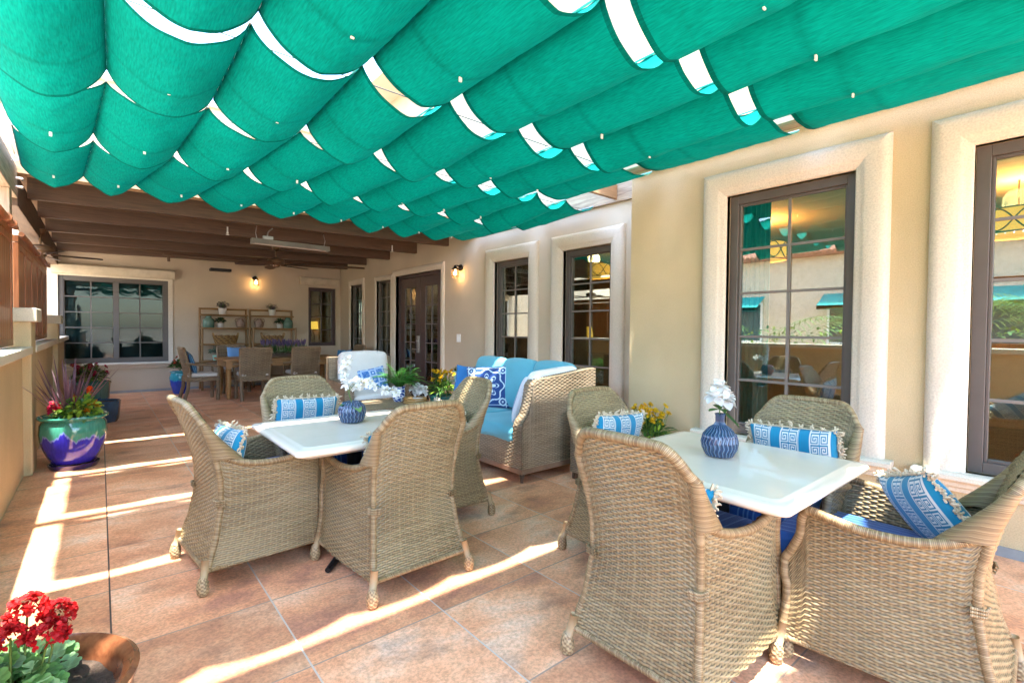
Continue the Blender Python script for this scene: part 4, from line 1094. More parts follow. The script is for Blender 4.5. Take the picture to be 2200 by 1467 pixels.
dch = [((1.43, 10.72), -PI/2+.05, 'at the left end of the pine table'), ((2.21, 10.28), .0, 'with its back to the camera, left one'), ((3.10, 10.28), .03, 'with its back to the camera, right one'),
       ((4.22, 10.75), PI/2, 'at the right end of the pine table'), ((2.15, 11.62), PI, 'behind the pine table')]
for i, ((x, y), rz, lb) in enumerate(dch):
    if i == 0: dc0.location = (x, y, 0); dc0.rotation_euler = (0, 0, rz); dc0['label'] = 'brown woven dining chair '+lb; dc0['group'] = 'woven dining chairs'
    else: dup(dc0, (x, y, 0), rz, 'brown woven dining chair '+lb, 'woven dining chairs')
    o = dcu if i == 0 else dcu.copy()
    if i: C.collection.objects.link(o)
    o.location = (x, y, .475); o.rotation_euler = (0, 0, rz); tag(o, 'cream seat pad of the dining chair '+lb, 'cushion', 'cream dining seat pads')
sqpillow(.21, .20, .055, stripes, (1.28, 10.72, .70), 0, .28, .12, 'dark blue striped pillow on the leftmost dining chair')
sqpillow(.20, .19, .055, stripes2, (4.12, 10.66, .70), PI+.5, .25, .05, 'teal and navy striped pillow on the rightmost dining chair')
sqpillow(.18, .16, .05, plain((.16, .34, .62)), (2.22, 11.72, .78), -PI/2, .2, 0, 'light blue pillow on the dining chair in front of the left shelf')

# ================================================================== SHELVES
def etagere(x, label):
    t = thing('bamboo_shelf', label, 'shelf', (x, 12.42, 0), 0, 'bamboo shelves against the end wall'); w_ = .455
    for sx in (-1, 1):
        for yy, top in ((-.18, 1.36), (.16, 1.76)):
            g = G()
            pts = [(sx*w_, yy, z) for z in np.linspace(0, top, 14)]
            g.tube(pts, [.021 if k % 3 else .024 for k in range(14)], 10); g.build('post', 'bamboo', t)
    bm = wood('bamboo_x', (.34, .19, .07), (.19, .10, .035), 'X', .45)
    MT['bambx'] = bm
    for z, d in ((.22, .36), (.62, .36), (.98, .34), (1.33, .34), (1.62, .18)):
        g = G(); y0 = .16-d+.0
        g.box(-w_, w_, y0, .15, z-.012, z+.004); g.tube([(-w_, y0-.003, z), (w_, y0-.003, z)], .018, 8); g.tube([(-w_, .16, z), (w_, .16, z)], .015, 8)
        g.build('shelf_board', 'bambx', t)
    g = G(); g.tube([(-w_-.02, .16, 1.76), (w_+.02, .16, 1.76)], .019, 8); g.build('top_rail', 'bambx', t)
etagere(2.12, 'left bamboo shelf unit against the end wall'); etagere(3.11, 'right bamboo shelf unit against the end wall')

# ================================================================== PLANTS
def leaf(g, p, d, L_, w, col, bend=.3, n=5, roll=0.0, cup=.15):
    p = np.array(p, float); d = np.array(d, float); d /= np.linalg.norm(d)+1e-9
    s = np.cross(d, [0, 0, 1.]); s = s/np.linalg.norm(s) if np.linalg.norm(s) > .05 else np.array([1., 0, 0])
    nrm = np.cross(s, d)
    s = s*math.cos(roll)+nrm*math.sin(roll); nrm = np.cross(s, d)
    t = np.linspace(0, 1, n); c = p+np.outer(t*L_, d)-np.outer(bend*L_*t**2, [0, 0, 1.])
    wd = w*np.sin(PI*np.clip(t*.94+.04, 0, 1))**.75
    P = np.stack([c-np.outer(wd, s)+np.outer(wd*cup, nrm), c, c+np.outer(wd, s)+np.outer(wd*cup, nrm)], 1)
    cc = np.array(col)*random.uniform(.75, 1.2); g.grid(P, None, cc)
def rdir(up=0.2, r=random):
    a = r.uniform(0, 2*PI); z = r.uniform(up, 1); h = math.sqrt(max(0, 1-z*z)); return np.array((h*math.cos(a), h*math.sin(a), z))
def bush(g, c, R, n, L_, w, cols, up=-.1, zs=.8, bend=.3):
    c = np.array(c, float)
    for i in range(n):
        d = rdir(up); r = R*random.random()**.4; p = c+d*r*np.array((1, 1, zs))
        leaf(g, p, d+np.array([random.uniform(-.5, .5) for _ in range(3)]), L_*random.uniform(.7, 1.3), w*random.uniform(.7, 1.2), random.choice(cols), bend, 4, random.uniform(-.6, .6))
def bloom(g, c, r, n, col, up=(0, 0, 1), cc=(.6, .4, .03)):
    c = np.array(c, float); up = np.array(up, float); up /= np.linalg.norm(up); s = np.cross(up, [.3, .9, .1]); s /= np.linalg.norm(s); q = np.cross(up, s)
    for k in range(n):
        a = 2*PI*k/n+random.uniform(-.2, .2); d = s*math.cos(a)+q*math.sin(a)+up*.25; leaf(g, c, d, r, r*.42, col, .12, 4, random.uniform(-.4, .4))
    g.lathe([(0, 0), (r*.18, .0), (r*.15, r*.12), (0, r*.15)], c, 8, col=cc)
GR = [(.05, .16, .025), (.07, .21, .03), (.10, .26, .05), (.04, .11, .02)]
GY = [(.30, .46, .04), (.20, .38, .04), (.40, .52, .06)]
def pot(t, prof, mat, name='pot', n=48, soil=None, rf=None, col=(1, 1, 1)):
    g = G(); g.lathe(prof, (0, 0, 0), n, rf=rf, col=col); g.build(name, mat, t, ang=50)
    if soil: g = G(); g.lathe([(0, soil[1]+.012), (soil[0]*.5, soil[1]+.008), (soil[0], soil[1])], (0, 0, 0), 20); g.build('soil', 'soil', t)
# big cordyline pot
t = thing('planter', 'green to violet glazed pot with spiky purple grass and red flowers', 'potted plant', (-.20, 6.27, 0)); t.scale = (.75, .75, 1)
P_ = [(0, .05), (.19, .05), (.215, .055), (.27, .14), (.315, .24), (.335, .34), (.325, .42), (.300, .455), (.305, .465), (.345, .475), (.350, .49), (.34, .50), (.31, .495), (.295, .47), (.285, .40), (0, .40)]
g = glaze('glaze_violet', .30, (.045, .24, .17), (.025, .02, .38), (.20, .25, .60), .06)
pot(t, P_, g, soil=(.29, .43))
g_ = G(); g_.lathe([(0, .0), (.23, 0), (.25, .03), (.255, .045), (.235, .045), (.22, .02), (0, .02)], (0, 0, 0), 40); g_.build('saucer', simple('saucer_glaze', (.03, .015, .10), .12, coat=.6), t)
g_ = G(); random.seed(11)
for i in range(75):
    a = random.uniform(0, 2*PI); z = random.uniform(.35, 1)
    d = np.array((math.cos(a)*(1-z*.75), math.sin(a)*(1-z*.75), .35+z)); leaf(g_, (-.05+.05*math.cos(a), .02+.05*math.sin(a), .44), d, random.uniform(.42, .72), .011, random.choice([(.17, .08, .11), (.24, .12, .16), (.13, .07, .09), (.28, .17, .20)]), random.uniform(0, .25), 8)
g_.build('purple_grass', 'leaf', t, ang=0)
g_ = G(); bush(g_, (.06, -.12, .52), .19, 330, .08, .026, GY+GR[1:3]); bush(g_, (-.1, -.05, .49), .12, 90, .06, .02, GR+GY); g_.build('foliage', 'leaf', t, ang=0)
g_ = G()
for x, y, z, c in ((-.18, -.14, .62, (.50, .012, .05)), (-.20, -.1, .58, (.5, .01, .06)), (.0, -.12, .66, (.62, .02, .03)), (.05, -.14, .65, (.45, .01, .04)), (.08, -.1, .63, (.5, .01, .08)), (.14, -.16, .56, (.80, .22, .01)), (.20, -.10, .60, (.80, .24, .01)), (.17, .0, .72, (.75, .08, .01)), (.22, -.08, .58, (.8, .3, .01)), (-.12, -.18, .59, (.5, .01, .04))):
    g_ = G()
    for k in range(3): bloom(g_, (x+random.uniform(-.02, .02), y+random.uniform(-.02, .02), z+random.uniform(-.02, .02)), .045, 10, c, rdir(.2))
    g_.build('flower_head', 'petal', t, ang=0)
# teal pots behind
t = thing('planter', 'tall dark teal glazed pot with dark red flowers beside the wide window', 'potted plant', (-.12, 9.45, 0)); t.scale = (.76, .76, .95)
g = glaze('glaze_teal', .33, (.05, .13, .11), (.02, .07, .14), (.06, .14, .15), .04)
pot(t, [(0, 0), (.24, 0), (.27, .05), (.30, .4), (.31, .52), (.33, .55), (.31, .57), (.28, .55), (.27, .5), (0, .5)], g, soil=(.27, .53))
g_ = G(); bush(g_, (0, 0, .62), .24, 260, .09, .03, [(.10, .16, .03), (.16, .20, .03), (.06, .10, .02)]); g_.build('foliage', 'leaf', t, ang=0)
g_ = G()
for i in range(22): a = random.uniform(0, 6.28); r = random.uniform(.05, .27); p = (r*math.cos(a), r*math.sin(a), random.uniform(.70, .82)); g_.tube([(0, 0, .55), (p[0]*.7, p[1]*.7, .66), p], .003, 4, col=(.1, .2, .04)); bloom(g_, p, .05, 9, (.35, .01, .05), rdir(.2))
g_.build('flowers', 'petal', t, ang=0)
t = thing('planter', 'low dark blue pot in front of the tall teal pot', 'potted plant', (.02, 8.98, 0)); t.scale = (.8, .8, .95)
pot(t, [(0, 0), (.2, 0), (.23, .05), (.25, .25), (.26, .31), (.24, .32), (.22, .29), (0, .27)], simple('glaze_navy', (.02, .07, .13), .12, var=.5, coat=.6), soil=(.22, .29))
# blue pot by left dining chair
t = thing('planter', 'bright blue glazed urn with leafy red flowers left of the dining chairs', 'potted plant', (1.24, 11.95, 0))
g = glaze('glaze_blue', .26, (.03, .30, .36), (.01, .06, .42), (.03, .20, .5), .03)
pot(t, [(0, 0), (.11, 0), (.13, .03), (.17, .2), (.185, .33), (.165, .40), (.16, .42), (.18, .44), (.17, .455), (.145, .44), (0, .40)], g, soil=(.15, .43))
g_ = G(); bush(g_, (0, 0, .55), .14, 160, .09, .03, GR); g_.build('foliage', 'leaf', t, ang=0)
g_ = G()
for i in range(9): p = (random.uniform(-.1, .1), random.uniform(-.1, .1), random.uniform(.62, .76)); g_.tube([(0, 0, .46), (p[0]*.7, p[1]*.7, .56), p], .003, 4, col=(.1, .2, .04)); bloom(g_, p, .04, 9, (.6, .03, .02), rdir(.2))
g_.build('flowers', 'petal', t, ang=0)
# yellow flower planters
def yellowpot(x, y, label, matp, h=.3, sc=1.0):
    t = thing('planter', label, 'potted plant', (x, y, 0), 0, 'planters of yellow flowers')
    pot(t, [(0, 0), (.13*sc, 0), (.15*sc, .03), (.18*sc, h*.8), (.20*sc, h), (.18*sc, h), (.16*sc, h-.05), (0, h-.06)], matp, soil=(.17*sc, h-.04))
    g_ = G(); bush(g_, (0, 0, h+.06), .17*sc, 260, .10, .012, GR+GY[:1]); 
    fl = []
    for i in range(34):
        a = random.uniform(0, 6.28); r = random.uniform(.02, .17)*sc; p = np.array((r*math.cos(a), r*math.sin(a), h+random.uniform(.20, .36)))
        g_.tube([(p[0]*.5, p[1]*.5, h), p*np.array((.8, .8, .9)), p], .0022, 5, col=(.14, .28, .04)); fl.append(p)
    g_.build('foliage', 'leaf', t, ang=0)
    g_ = G()
    for p in fl: g_.tube([(p[0]*.5, p[1]*.5, h), p], .002, 4, col=(.14, .28, .04))
    for p in fl: bloom(g_, p, .036, 10, (.80, .52, .01), rdir(.5), cc=(.7, .3, .01))
    g_.build('flowers', 'petal', t, ang=0)
yellowpot(3.93, 2.64, 'planter of yellow daisies on the floor between the two front tables and the wall', 'cap', .30)
yellowpot(3.72, 5.95, 'teal planter of yellow flowers in front of the double doors', simple('teal_pot', (.04, .22, .22), .2, coat=.5), .42)
# mint pot & succulent
def smallpot(x, y, z, r, h, pm, label, kind, group=None, cols=GR):
    t = thing('small_plant', label, 'potted plant', (x, y, z), 0, group)
    pot(t, [(0, 0), (r*.72, 0), (r*.75, .004), (r*.95, h*.92), (r, h), (r*.86, h), (r*.84, h*.85), (0, h*.85)], pm, n=24)
    g_ = G()
    if kind == 'spiky':
        for i in range(90): a = random.uniform(0, 6.28); leaf(g_, (r*.5*random.random()*math.cos(a), r*.5*random.random()*math.sin(a), h*.85), rdir(.25), r*random.uniform(.9, 1.6), r*.10, random.choice(cols), .1, 4)
    elif kind == 'bush': bush(g_, (0, 0, h+r*.7), r*1.25, 150, r*.75, r*.22, cols)
    elif kind == 'herb':
        for i in range(60): d = rdir(.55); L_ = r*random.uniform(1.2, 2.3); leaf(g_, (0, 0, h*.85), d, L_, r*.12, random.choice(cols), .05, 5); bush(g_, np.array((0, 0, h*.85))+d*L_*.95, r*.1, 2, r*.4, r*.13, cols+[(.22, .14, .22)])
    g_.build('foliage', 'leaf', t, ang=0)
    return t
mint = simple('mint_pot', (.36, .70, .60), .35, var=.04)
smallpot(4.40, 6.55, .53, .095, .16, mint, 'square mint green pot with a spiky plant on the side table', 'spiky')
wpot = simple('white_pot', (.66, .63, .58), .6, var=.15)
smallpot(3.45, 2.90, .62, .07, .10, wpot, 'bright green succulent on the stool behind the near armchair', 'spiky', cols=[(.16, .42, .05), (.25, .5, .08)])
t = thing('stool', 'small woven stool carrying the bright green succulent beside the sofa', 'stool', (3.45, 2.90, 0))
g = G(); wbox(g, -.17, .17, -.15, .15, .06, .62, '-x+x-y+y+z', TL, 61); g.build('stool_body', 'wicker', t, ang=0)
for sx in (-1, 1):
    for sy in (-1, 1): g = G(); g.box(sx*.14-.02, sx*.14+.02, sy*.12-.02, sy*.12+.02, 0, .06); g.build('leg', MT['beam'], t, smooth=False)
# shelf goods
smallpot(2.08, 12.46, 1.626, .085, .15, wpot, 'white pot of herbs on top of the left bamboo shelf', 'herb', 'white pots on the bamboo shelves', cols=[(.10, .14, .08), (.14, .20, .10), (.2, .13, .2)])
smallpot(3.10, 12.46, 1.626, .08, .15, wpot, 'white pot of herbs on top of the right bamboo shelf', 'herb', 'white pots on the bamboo shelves', cols=[(.10, .14, .08), (.14, .20, .10), (.2, .13, .2)])
smallpot(2.02, 12.36, 1.336, .07, .10, wpot, 'small white pot with a round dark plant on the left shelf', 'bush', 'white pots on the bamboo shelves', cols=[(.02, .07, .02), (.03, .10, .03)])
smallpot(3.24, 12.36, 1.336, .07, .10, wpot, 'small white pot with a round dark plant on the right shelf', 'bush', 'white pots on the bamboo shelves', cols=[(.02, .07, .02), (.03, .10, .03)])
smallpot(1.96, 12.34, .984-.36, .10, .12, mint, 'mint pot with big leaves on the lower part of the left shelf', 'bush', cols=[(.10, .22, .15), (.25, .4, .33)])
JR = [(0, 0), (.09, 0), (.105, .02), (.11, .12), (.10, .19), (.06, .22), (.05, .25), (.06, .262)]
for x, l, mt_ in ((1.80, 'ribbed green glass jar at the left end of the left shelf', 'jar'), (3.42, 'tall clear green glass jar at the right end of the right shelf', 'jar')):
    g = G(); g.lathe(JR, (0, 0, 0), 30, rf=lambda th, z: 1+.03*np.cos(th*15)); o = g.build('glass_jar', simple('green_glass'+l[:4], (.12, .21, .16), .08, var=.3), ang=60); o.location = (x, 12.36, 1.336); tag(o, l, 'jar', 'glass jars on the shelves')
def jugcol(z): return z
bro = simple('blotched_clay', (.40, .29, .21), .6, nscale=38, col2=(.14, .065, .045))
for x, l in ((2.42, 'speckled brown clay jug at the right end of the left shelf'), (2.80, 'speckled brown clay jug at the left end of the right shelf')):
    t = thing('clay_jug', l, 'jug', (x, 12.36, 1.336), 0, 'clay jugs on the shelves')
    g = G(); g.lathe([(0, 0), (.05, 0), (.085, .04), (.10, .10), (.085, .16), (.05, .19), (.045, .215), (.055, .225)], (0, 0, 0), 24); g.build('jug_body', bro, t, ang=60)
    for sx in (-1, 1): g = G(); g.tube(bez([(sx*.05, 0, .20), (sx*.09, 0, .215), (sx*.11, 0, .17), (sx*.092, 0, .13)], 12), .009, 6); g.build('handle', bro, t)
# baskets: woven rings
def basket(x, l):
    t = thing('wicker_basket', l, 'basket', (x, 12.33, .984), 0, 'woven baskets on the shelves')
    g = G(); g.n_ = 0; mtc = (.44, .25, .08)
    def ring(z, a, b, ph):
        th = np.linspace(0, 2*PI, 49)[:-1]; k = .014*np.sin(th*11+ph)
        return [((a+k[i])*math.cos(q), (b+k[i])*math.sin(q), z+.014*math.sin(q*11+ph+1.5)) for i, q in enumerate(th)]
    for i in range(5):
        f = i/4; g.tube(ring(.02+.19*f*.8, .19+.045*f, .11+.03*f, i*2.1), .010, 6, col=mtc, closed=True)
        g.tube(ring(.03+.19*f*.8, .19+.045*f, .11+.03*f, i*2.1+PI), .009, 6, col=(.22, .11, .035), closed=True)
    g.box(-.19, .19, -.10, .10, .0, .012, col=(.25, .15, .07))
    g.build('basket_body', 'wicker', t)
    for sx in (-1, 1): g = G(); g.tube(bez([(sx*.23, -.06, .17), (sx*.245, -.05, .24), (sx*.245, .05, .24), (sx*.23, .06, .17)], 12), .010, 6, col=mtc); g.build('handle', 'wicker', t)
basket(2.12, 'golden openwork basket on the left bamboo shelf'); basket(3.08, 'golden openwork basket on the right bamboo shelf')
# lavender box on the dining table
t = thing('flower_box', 'row of purple lavender with pale leaves on the pine dining table', 'flower box', (2.95, 10.95, .753))
g = G(); g.box(-.42, .42, -.08, .08, 0, .09); g.build('box', 'beam', t, smooth=False)
g = G()
for i in range(200):
    x = random.uniform(-.44, .44); y = random.uniform(-.09, .09); d = (random.uniform(-.25, .25), random.uniform(-.3, .1), 1)
    leaf(g, (x, y, .08), d, random.uniform(.10, .22), .008, random.choice(GR), 0, 3)
for i in range(160): leaf(g, (random.uniform(-.44, .44), random.uniform(-.13, -.02), random.uniform(.06, .13)), rdir(-.2), .06, .022, random.choice([(.42, .52, .30), (.5, .58, .38), (.2, .34, .12)]), .3, 4)
g.build('foliage', 'leaf', t, ang=0)
g = G()
for i in range(150):
    x = random.uniform(-.44, .44); y = random.uniform(-.1, .08); z = random.uniform(.24, .32); g.tube([(x, y, z-.03), (x+random.uniform(-.01, .01), y, z+.02), (x+random.uniform(-.015, .015), y, z+.06)], [.008, .010, .003], 5, col=random.choice([(.10, .08, .19), (.16, .11, .24), (.24, .14, .26)]))
g.build('flowers', 'petal', t)
# fern on coffee table
t = thing('potted_fern', 'arching green fern in a blue and white pot on the coffee table', 'potted plant', (CT[0]+.16, CT[1]+.02, .436))
def bw(P): pass
th = np.linspace(0, 2*PI, 60, endpoint=False); zz = np.linspace(0, .19, 40); rr = ip(zz, [0, .01, .05, .12, .17, .19], [.055, .06, .078, .085, .078, .088])
TH, ZZ = np.meshgrid(th, zz, indexing='xy'); R_ = rr[:, None]*np.ones(60)[None]
m_ = (np.sin(TH*5+2*np.sin(ZZ*60))*np.sin(ZZ*75+TH*2) > .05)
cc = np.where(m_[..., None], (.03, .08, .32), (.72, .76, .80))
g = G(); g.grid(np.stack([R_*np.cos(TH), R_*np.sin(TH), ZZ], -1), None, cc.reshape(-1, 3), cv=True, flip=True); g.lathe([(0, .15), (.08, .15)], (0, 0, 0), 20, col=(.05, .03, .02)); g.build('pot', attrmat('porcelain', .12, coat=.5), t, ang=60)
g = G(); random.seed(5)
for i in range(42):
    a = random.uniform(0, 2*PI); el = random.uniform(.75, 1.5); L_ = random.uniform(.38, .60)
    p0 = np.array((0, 0, .16)); hd = np.array((math.cos(a), math.sin(a), 0)); n = 22; prev = p0
    for k in range(n):
        s_ = (k+1)/n; pt = p0+hd*L_*s_*math.cos(el)**.5*.9+np.array((0, 0, L_*(s_*math.sin(el)-.75*s_*s_*math.cos(el*.6))))
        tg = pt-prev; side = np.cross(tg, (0, 0, 1)); side /= np.linalg.norm(side)+1e-9; lw = .058*math.sin(PI*min(1, s_*.9+.1))**.7
        for sg in (-1, 1): leaf(g, pt, side*sg+tg*12, lw, .009, random.choice([(.07, .34, .04), (.12, .44, .06), (.05, .24, .03)]), .15, 3)
        g.tube([prev, pt], .0018, 4, col=(.08, .2, .03), caps=False); prev = pt
g.build('fronds', 'leaf', t, ang=0)
# white flowers on the coffee table
def whitebunch(g, c, R, n, s=.04):
    for i in range(n):
        d = rdir(-.2); p = np.array(c)+d*R*random.uniform(.5, 1); bloom(g, p, s, 5, (.80, .79, .76), d, cc=(.7, .62, .3))
t = thing('white_flowers', 'white blossoms in a low bowl at the right of the coffee table', 'flowers', (CT[0]+.38, CT[1]-.12, .436))
g = G(); g.lathe([(0, 0), (.06, 0), (.09, .05), (.08, .055), (0, .03)], (0, 0, 0), 20); g.build('bowl', 'white', t)
g = G(); whitebunch(g, (0, 0, .12), .11, 34, .055); g.build('flowers', 'petal', t, ang=0)
t = thing('rattan_tray', 'round amber rattan tray with beads beside the fern', 'tray', (CT[0]+.26, CT[1]-.22, .436))
g = G()
for z in (.012, .035, .058):
    g.tube([((.13+.004*(k % 2))*math.cos(a), (.13+.004*(k % 2))*math.sin(a), z) for k, a in enumerate(np.linspace(0, 2*PI, 41)[:-1])], .010, 6, col=(.48, .27, .08), closed=True)
g.lathe([(0, .012), (.13, .012)], (0, 0, 0), 30, col=(.3, .16, .06)); g.build('tray', 'wicker', t)
# vases on the front tables
def ribvase(t, prof, ribs, lat, n=120):
    pr = np.array(prof); z = np.linspace(pr[0][1], pr[-1][1], 90); s = np.linspace(0, 1, 90)
    d = np.concatenate([[0], np.cumsum(np.linalg.norm(np.diff(pr, axis=0), axis=1))]); q = np.linspace(0, d[-1], 90)
    r = np.interp(q, d, pr[:, 0]); z = np.interp(q, d, pr[:, 1]); th = np.linspace(0, 2*PI, n*2, endpoint=False)
    TH, K = np.meshgrid(th, q, indexing='xy'); 
    zig = .35*np.abs(((K/lat) % 2)-1)
    rib = np.cos(TH*ribs+zig*6); R = r[:, None]+.0022*rib*np.clip(r[:, None]/.03, 0, 1)
    cc = mix3((.15, .23, .34), (.012, .035, .09), np.clip(.5-2.2*(rib-.82), 0, 1)[..., None])
    g = G(); g.grid(np.stack([R*np.cos(TH), R*np.sin(TH), np.broadcast_to(z[:, None], R.shape)], -1), None, cc.reshape(-1, 3), cv=True, flip=True)
    g.build('vase', attrmat('rib_glaze', .15, coat=.5, var=.2), t, ang=0)
t = thing('flower_vase', 'ribbed dark blue bottle vase with white magnolia on the nearest table', 'vase', (2.26, 1.14, .7505))
ribvase(t, [(.0, .0), (.045, .0), (.06, .006), (.078, .04), (.083, .07), (.075, .105), (.05, .135), (.026, .152), (.019, .165), (.019, .195), (.024, .205), (.018, .205), (.014, .19)], 26, .022)
random.seed(21); g = G()
g.tube([(0, 0, .15), (-.005, 0, .22), (-.015, 0, .27)], .003, 6, col=(.12, .24, .06)); 
for d, L_ in (((1, .35, -.05), .09), ((.95, -.5, -.75), .13), ((-1, .1, .12), .09), ((-.6, -.6, .1), .07), ((.6, .6, .25), .08)): leaf(g, (0, 0, .225), d, L_, .020, (.05, .17, .03), .15, 8)
g.build('leaves', 'leaf', t, ang=0)
g = G()
def magnolia(g, c, up, r):
    up = np.array(up, float); up /= np.linalg.norm(up); s = np.cross(up, (.2, .9, .3)); s /= np.linalg.norm(s); q = np.cross(up, s)
    for ring_, (n, o, l) in enumerate(((5, .9, 1), (4, .35, .8))):
        for k in range(n):
            a = 2*PI*k/n+ring_*.5+random.uniform(-.15, .15); d = (s*math.cos(a)+q*math.sin(a))*o+up*(.35+.4*ring_); leaf(g, c, d, r*l, r*.42, (.84, .83, .80), .15, 7, random.uniform(-.3, .3), cup=.35)
    g.lathe([(0, 0), (r*.12, .0), (r*.09, r*.22), (0, r*.25)], c, 8, col=(.75, .62, .12))
for c, u, r in (((-.01, -.03, .27), (-.1, -1, .5), .055), ((-.05, 0, .285), (-.7, -.5, .6), .055), ((.035, -.01, .285), (.6, -.6, .5), .055), ((-.005, 0, .335), (0, -.5, .9), .05), ((.0, .03, .29), (.3, .9, .5), .05), ((-.045, -.01, .33), (-.6, -.2, .9), .045), ((.045, .02, .25), (.9, 0, .1), .04)):
    magnolia(g, c, u, r)
g.build('magnolia_blossoms', 'petal', t, ang=0)
t = thing('flower_vase', 'round ribbed blue vase with white orchid sprays on the farther table', 'vase', (1.22, 3.02, .7505))
ribvase(t, [(.0, .0), (.05, .0), (.065, .006), (.082, .045), (.085, .075), (.074, .11), (.055, .128), (.05, .132), (.042, .128), (.03, .11)], 22, .018)
g = G(); random.seed(3)
sp = []
for pts in ([(0, 0, .12), (-.03, .01, .22), (-.05, .02, .33), (-.03, .02, .40)], [(0, 0, .12), (-.02, .0, .19), (.03, .0, .245), (.11, -.02, .245), (.20, -.05, .20), (.27, -.07, .165)], [(0, 0, .12), (.0, .05, .2), (.06, .1, .24), (.14, .14, .22)]):
    b = bez(pts, 20); g.tube(b, .0022, 5, col=(.14, .24, .06)); sp.append(b)
leaf(g, (0, -.02, .12), (.1, -1, -.15), .085, .032, (.22, .42, .14), .35, 8); leaf(g, (0, .0, .12), (-1, -.2, .2), .09, .025, (.06, .2, .04), .3, 8)
g.build('stems', 'leaf', t, ang=0)
g = G()
for b in sp:
    for k in range(7, len(b)):
        if True:
            p = b[k]+np.array([random.uniform(-.015, .015) for _ in range(3)]); u = (random.uniform(-.4, .6), -1, random.uniform(-.2, .5)); bloom(g, p, .036, 5, (.84, .83, .80), u, cc=(.75, .65, .25))
g.build('orchid_blossoms', 'petal', t, ang=0)

# geranium bowl, bottom left corner
BX, BYY = -.20, 1.93
t = thing('planter', 'brown glazed bowl with red geranium at the bottom left corner', 'potted plant', (BX, BYY, 0))
gm = simple('glaze_brown', (.30, .11, .045), .22, var=.6, nscale=22, coat=.3, col2=(.11, .035, .015))
pot(t, [(0, 0), (.14, 0), (.17, .02), (.24, .12), (.275, .22), (.27, .27), (.285, .285), (.29, .305), (.275, .315), (.25, .30), (.24, .26), (.225, .20), (0, .19)], gm, n=56)
g = G()
P = np.array([[(r*math.cos(a), r*math.sin(a), .235+.012*math.sin(a*3+r*20)+.01*random.random()) for r in np.linspace(0.001, .236, 14)] for a in np.linspace(0, 2*PI, 60, endpoint=False)]); g.grid(P, cu=True); g.build('soil', 'soil', t, ang=0)
def geranium(g, p, nrm, r, col):
    n = 26; nrm = np.array(nrm, float); nrm /= np.linalg.norm(nrm); s = np.cross(nrm, (.1, 1, .2)); s /= np.linalg.norm(s); q = np.cross(nrm, s); rows = []
    ph = random.uniform(0, 6)
    for i, a in enumerate(np.linspace(.25, 2*PI-.25, n)):
        rr_ = r*(1+.08*math.cos(a*7+ph)); row = []
        for k in (0, .33, .66, 1.0): row.append(p+(s*math.cos(a)+q*math.sin(a))*rr_*k+nrm*(.22*r*k*k+.07*r*k*math.sin(a*7+ph)))
        rows.append(row)
    c = np.array(col)*random.uniform(.75, 1.25); cc = np.tile(np.array([c*1.15, c*.8, c*.9, c*1.25]), (n, 1)); g.grid(np.array(rows), None, cc)
g = G(); gs = G(); random.seed(9)
for i in range(175):
    a = random.uniform(0, 2*PI); r = .26*random.random()**.5; p = np.array((-.03+r*math.cos(a), .03+r*math.sin(a)*.9, .28+.10*random.random()*(1-r/.3)+.02))
    if p[0] > .12: continue
    geranium(g, p, np.array((random.uniform(-.4, .4), random.uniform(-.6, .1), 1)), random.uniform(.022, .040), random.choice([(.14, .34, .08), (.20, .42, .12), (.10, .26, .06), (.26, .46, .2)]))
    gs.tube([(p[0]*.6, p[1]*.6, .235), p], .0022, 4, col=(.16, .3, .07), caps=False)
g.build('leaves', 'leaf', t, ang=0)
g = G(); heads = [((.03, .08, .50), .050, (.60, .006, .006)), ((.10, .06, .475), .040, (.58, .006, .008)), ((.08, -.0, .45), .045, (.56, .005, .012)), ((.0, .02, .46), .04, (.56, .005, .008)), ((-.05, .03, .465), .035, (.42, .10, .30)), ((-.14, .06, .50), .03, (.8, .55, .03))]
for c, r, col in heads:
    gs.tube([(c[0]*.5, c[1]*.5, .24), (c[0]*.8, c[1]*.8, .36), c], .003, 5, col=(.2, .3, .07))
    for k in range(46):
        d = rdir(-.35); p = np.array(c)+d*r*random.uniform(.7, 1); bloom(g, p, .016, 5, np.array(col)*random.uniform(.7, 1.2), d, cc=col)
g.build('flower_heads', 'petal', t, ang=0); gs.build('stems', 'leaf', t, ang=0)
# ================================================================== PORCH FITTINGS
def fan(x, y, z, label, a0=0, n=5):
    t = thing('ceiling_fan', label, 'fan', (x, y, 0), 0, 'ceiling fans')
    g = G(); g.lathe([(0, z+.28), (.07, z+.28), (.055, z+.22), (.015, z+.20), (.015, z+.07)], n=20); g.build('mount', 'bronze', t, ang=50)
    g = G(); g.lathe([(0, z+.07), (.06, z+.075), (.13, z+.05), (.145, z+.02), (.145, z-.005), (.12, z-.03), (.06, z-.05), (.055, z-.075), (.03, z-.09), (0, z-.09)], n=36)
    g.build('motor', simple('bronze_motor', (.17, .10, .055), .35, .35), t, ang=40)
    for k in range(n):
        a = a0+2*PI*k/n; g = G(); g.M = Matrix.Translation((0, 0, z-.045)) @ rotz(a) @ Matrix.Rotation(.22, 4, 'X')
        g.tube([(.10, 0, 0), (.2, 0, .0)], .012, 6)
        u = np.linspace(0, 1, 10); P = np.array([[(.18+.46*s, (-1 if j == 0 else 1)*(.035+.035*math.sin(PI*min(1, s*.8+.1))), 0) for j in (0, 1)] for s in u])
        g.grid(P); g.grid(P-[0, 0, .008], flip=True); g.build('blade', simple('fan_blade', (.11, .06, .035), .5), t, ang=30)
fan(2.38, 9.3, 2.50, 'bronze ceiling fan under the middle of the porch ceiling', .3)
fan(-.75+.15, 9.0, 2.34, 'ceiling fan at the far left, half hidden behind the beam', .1)
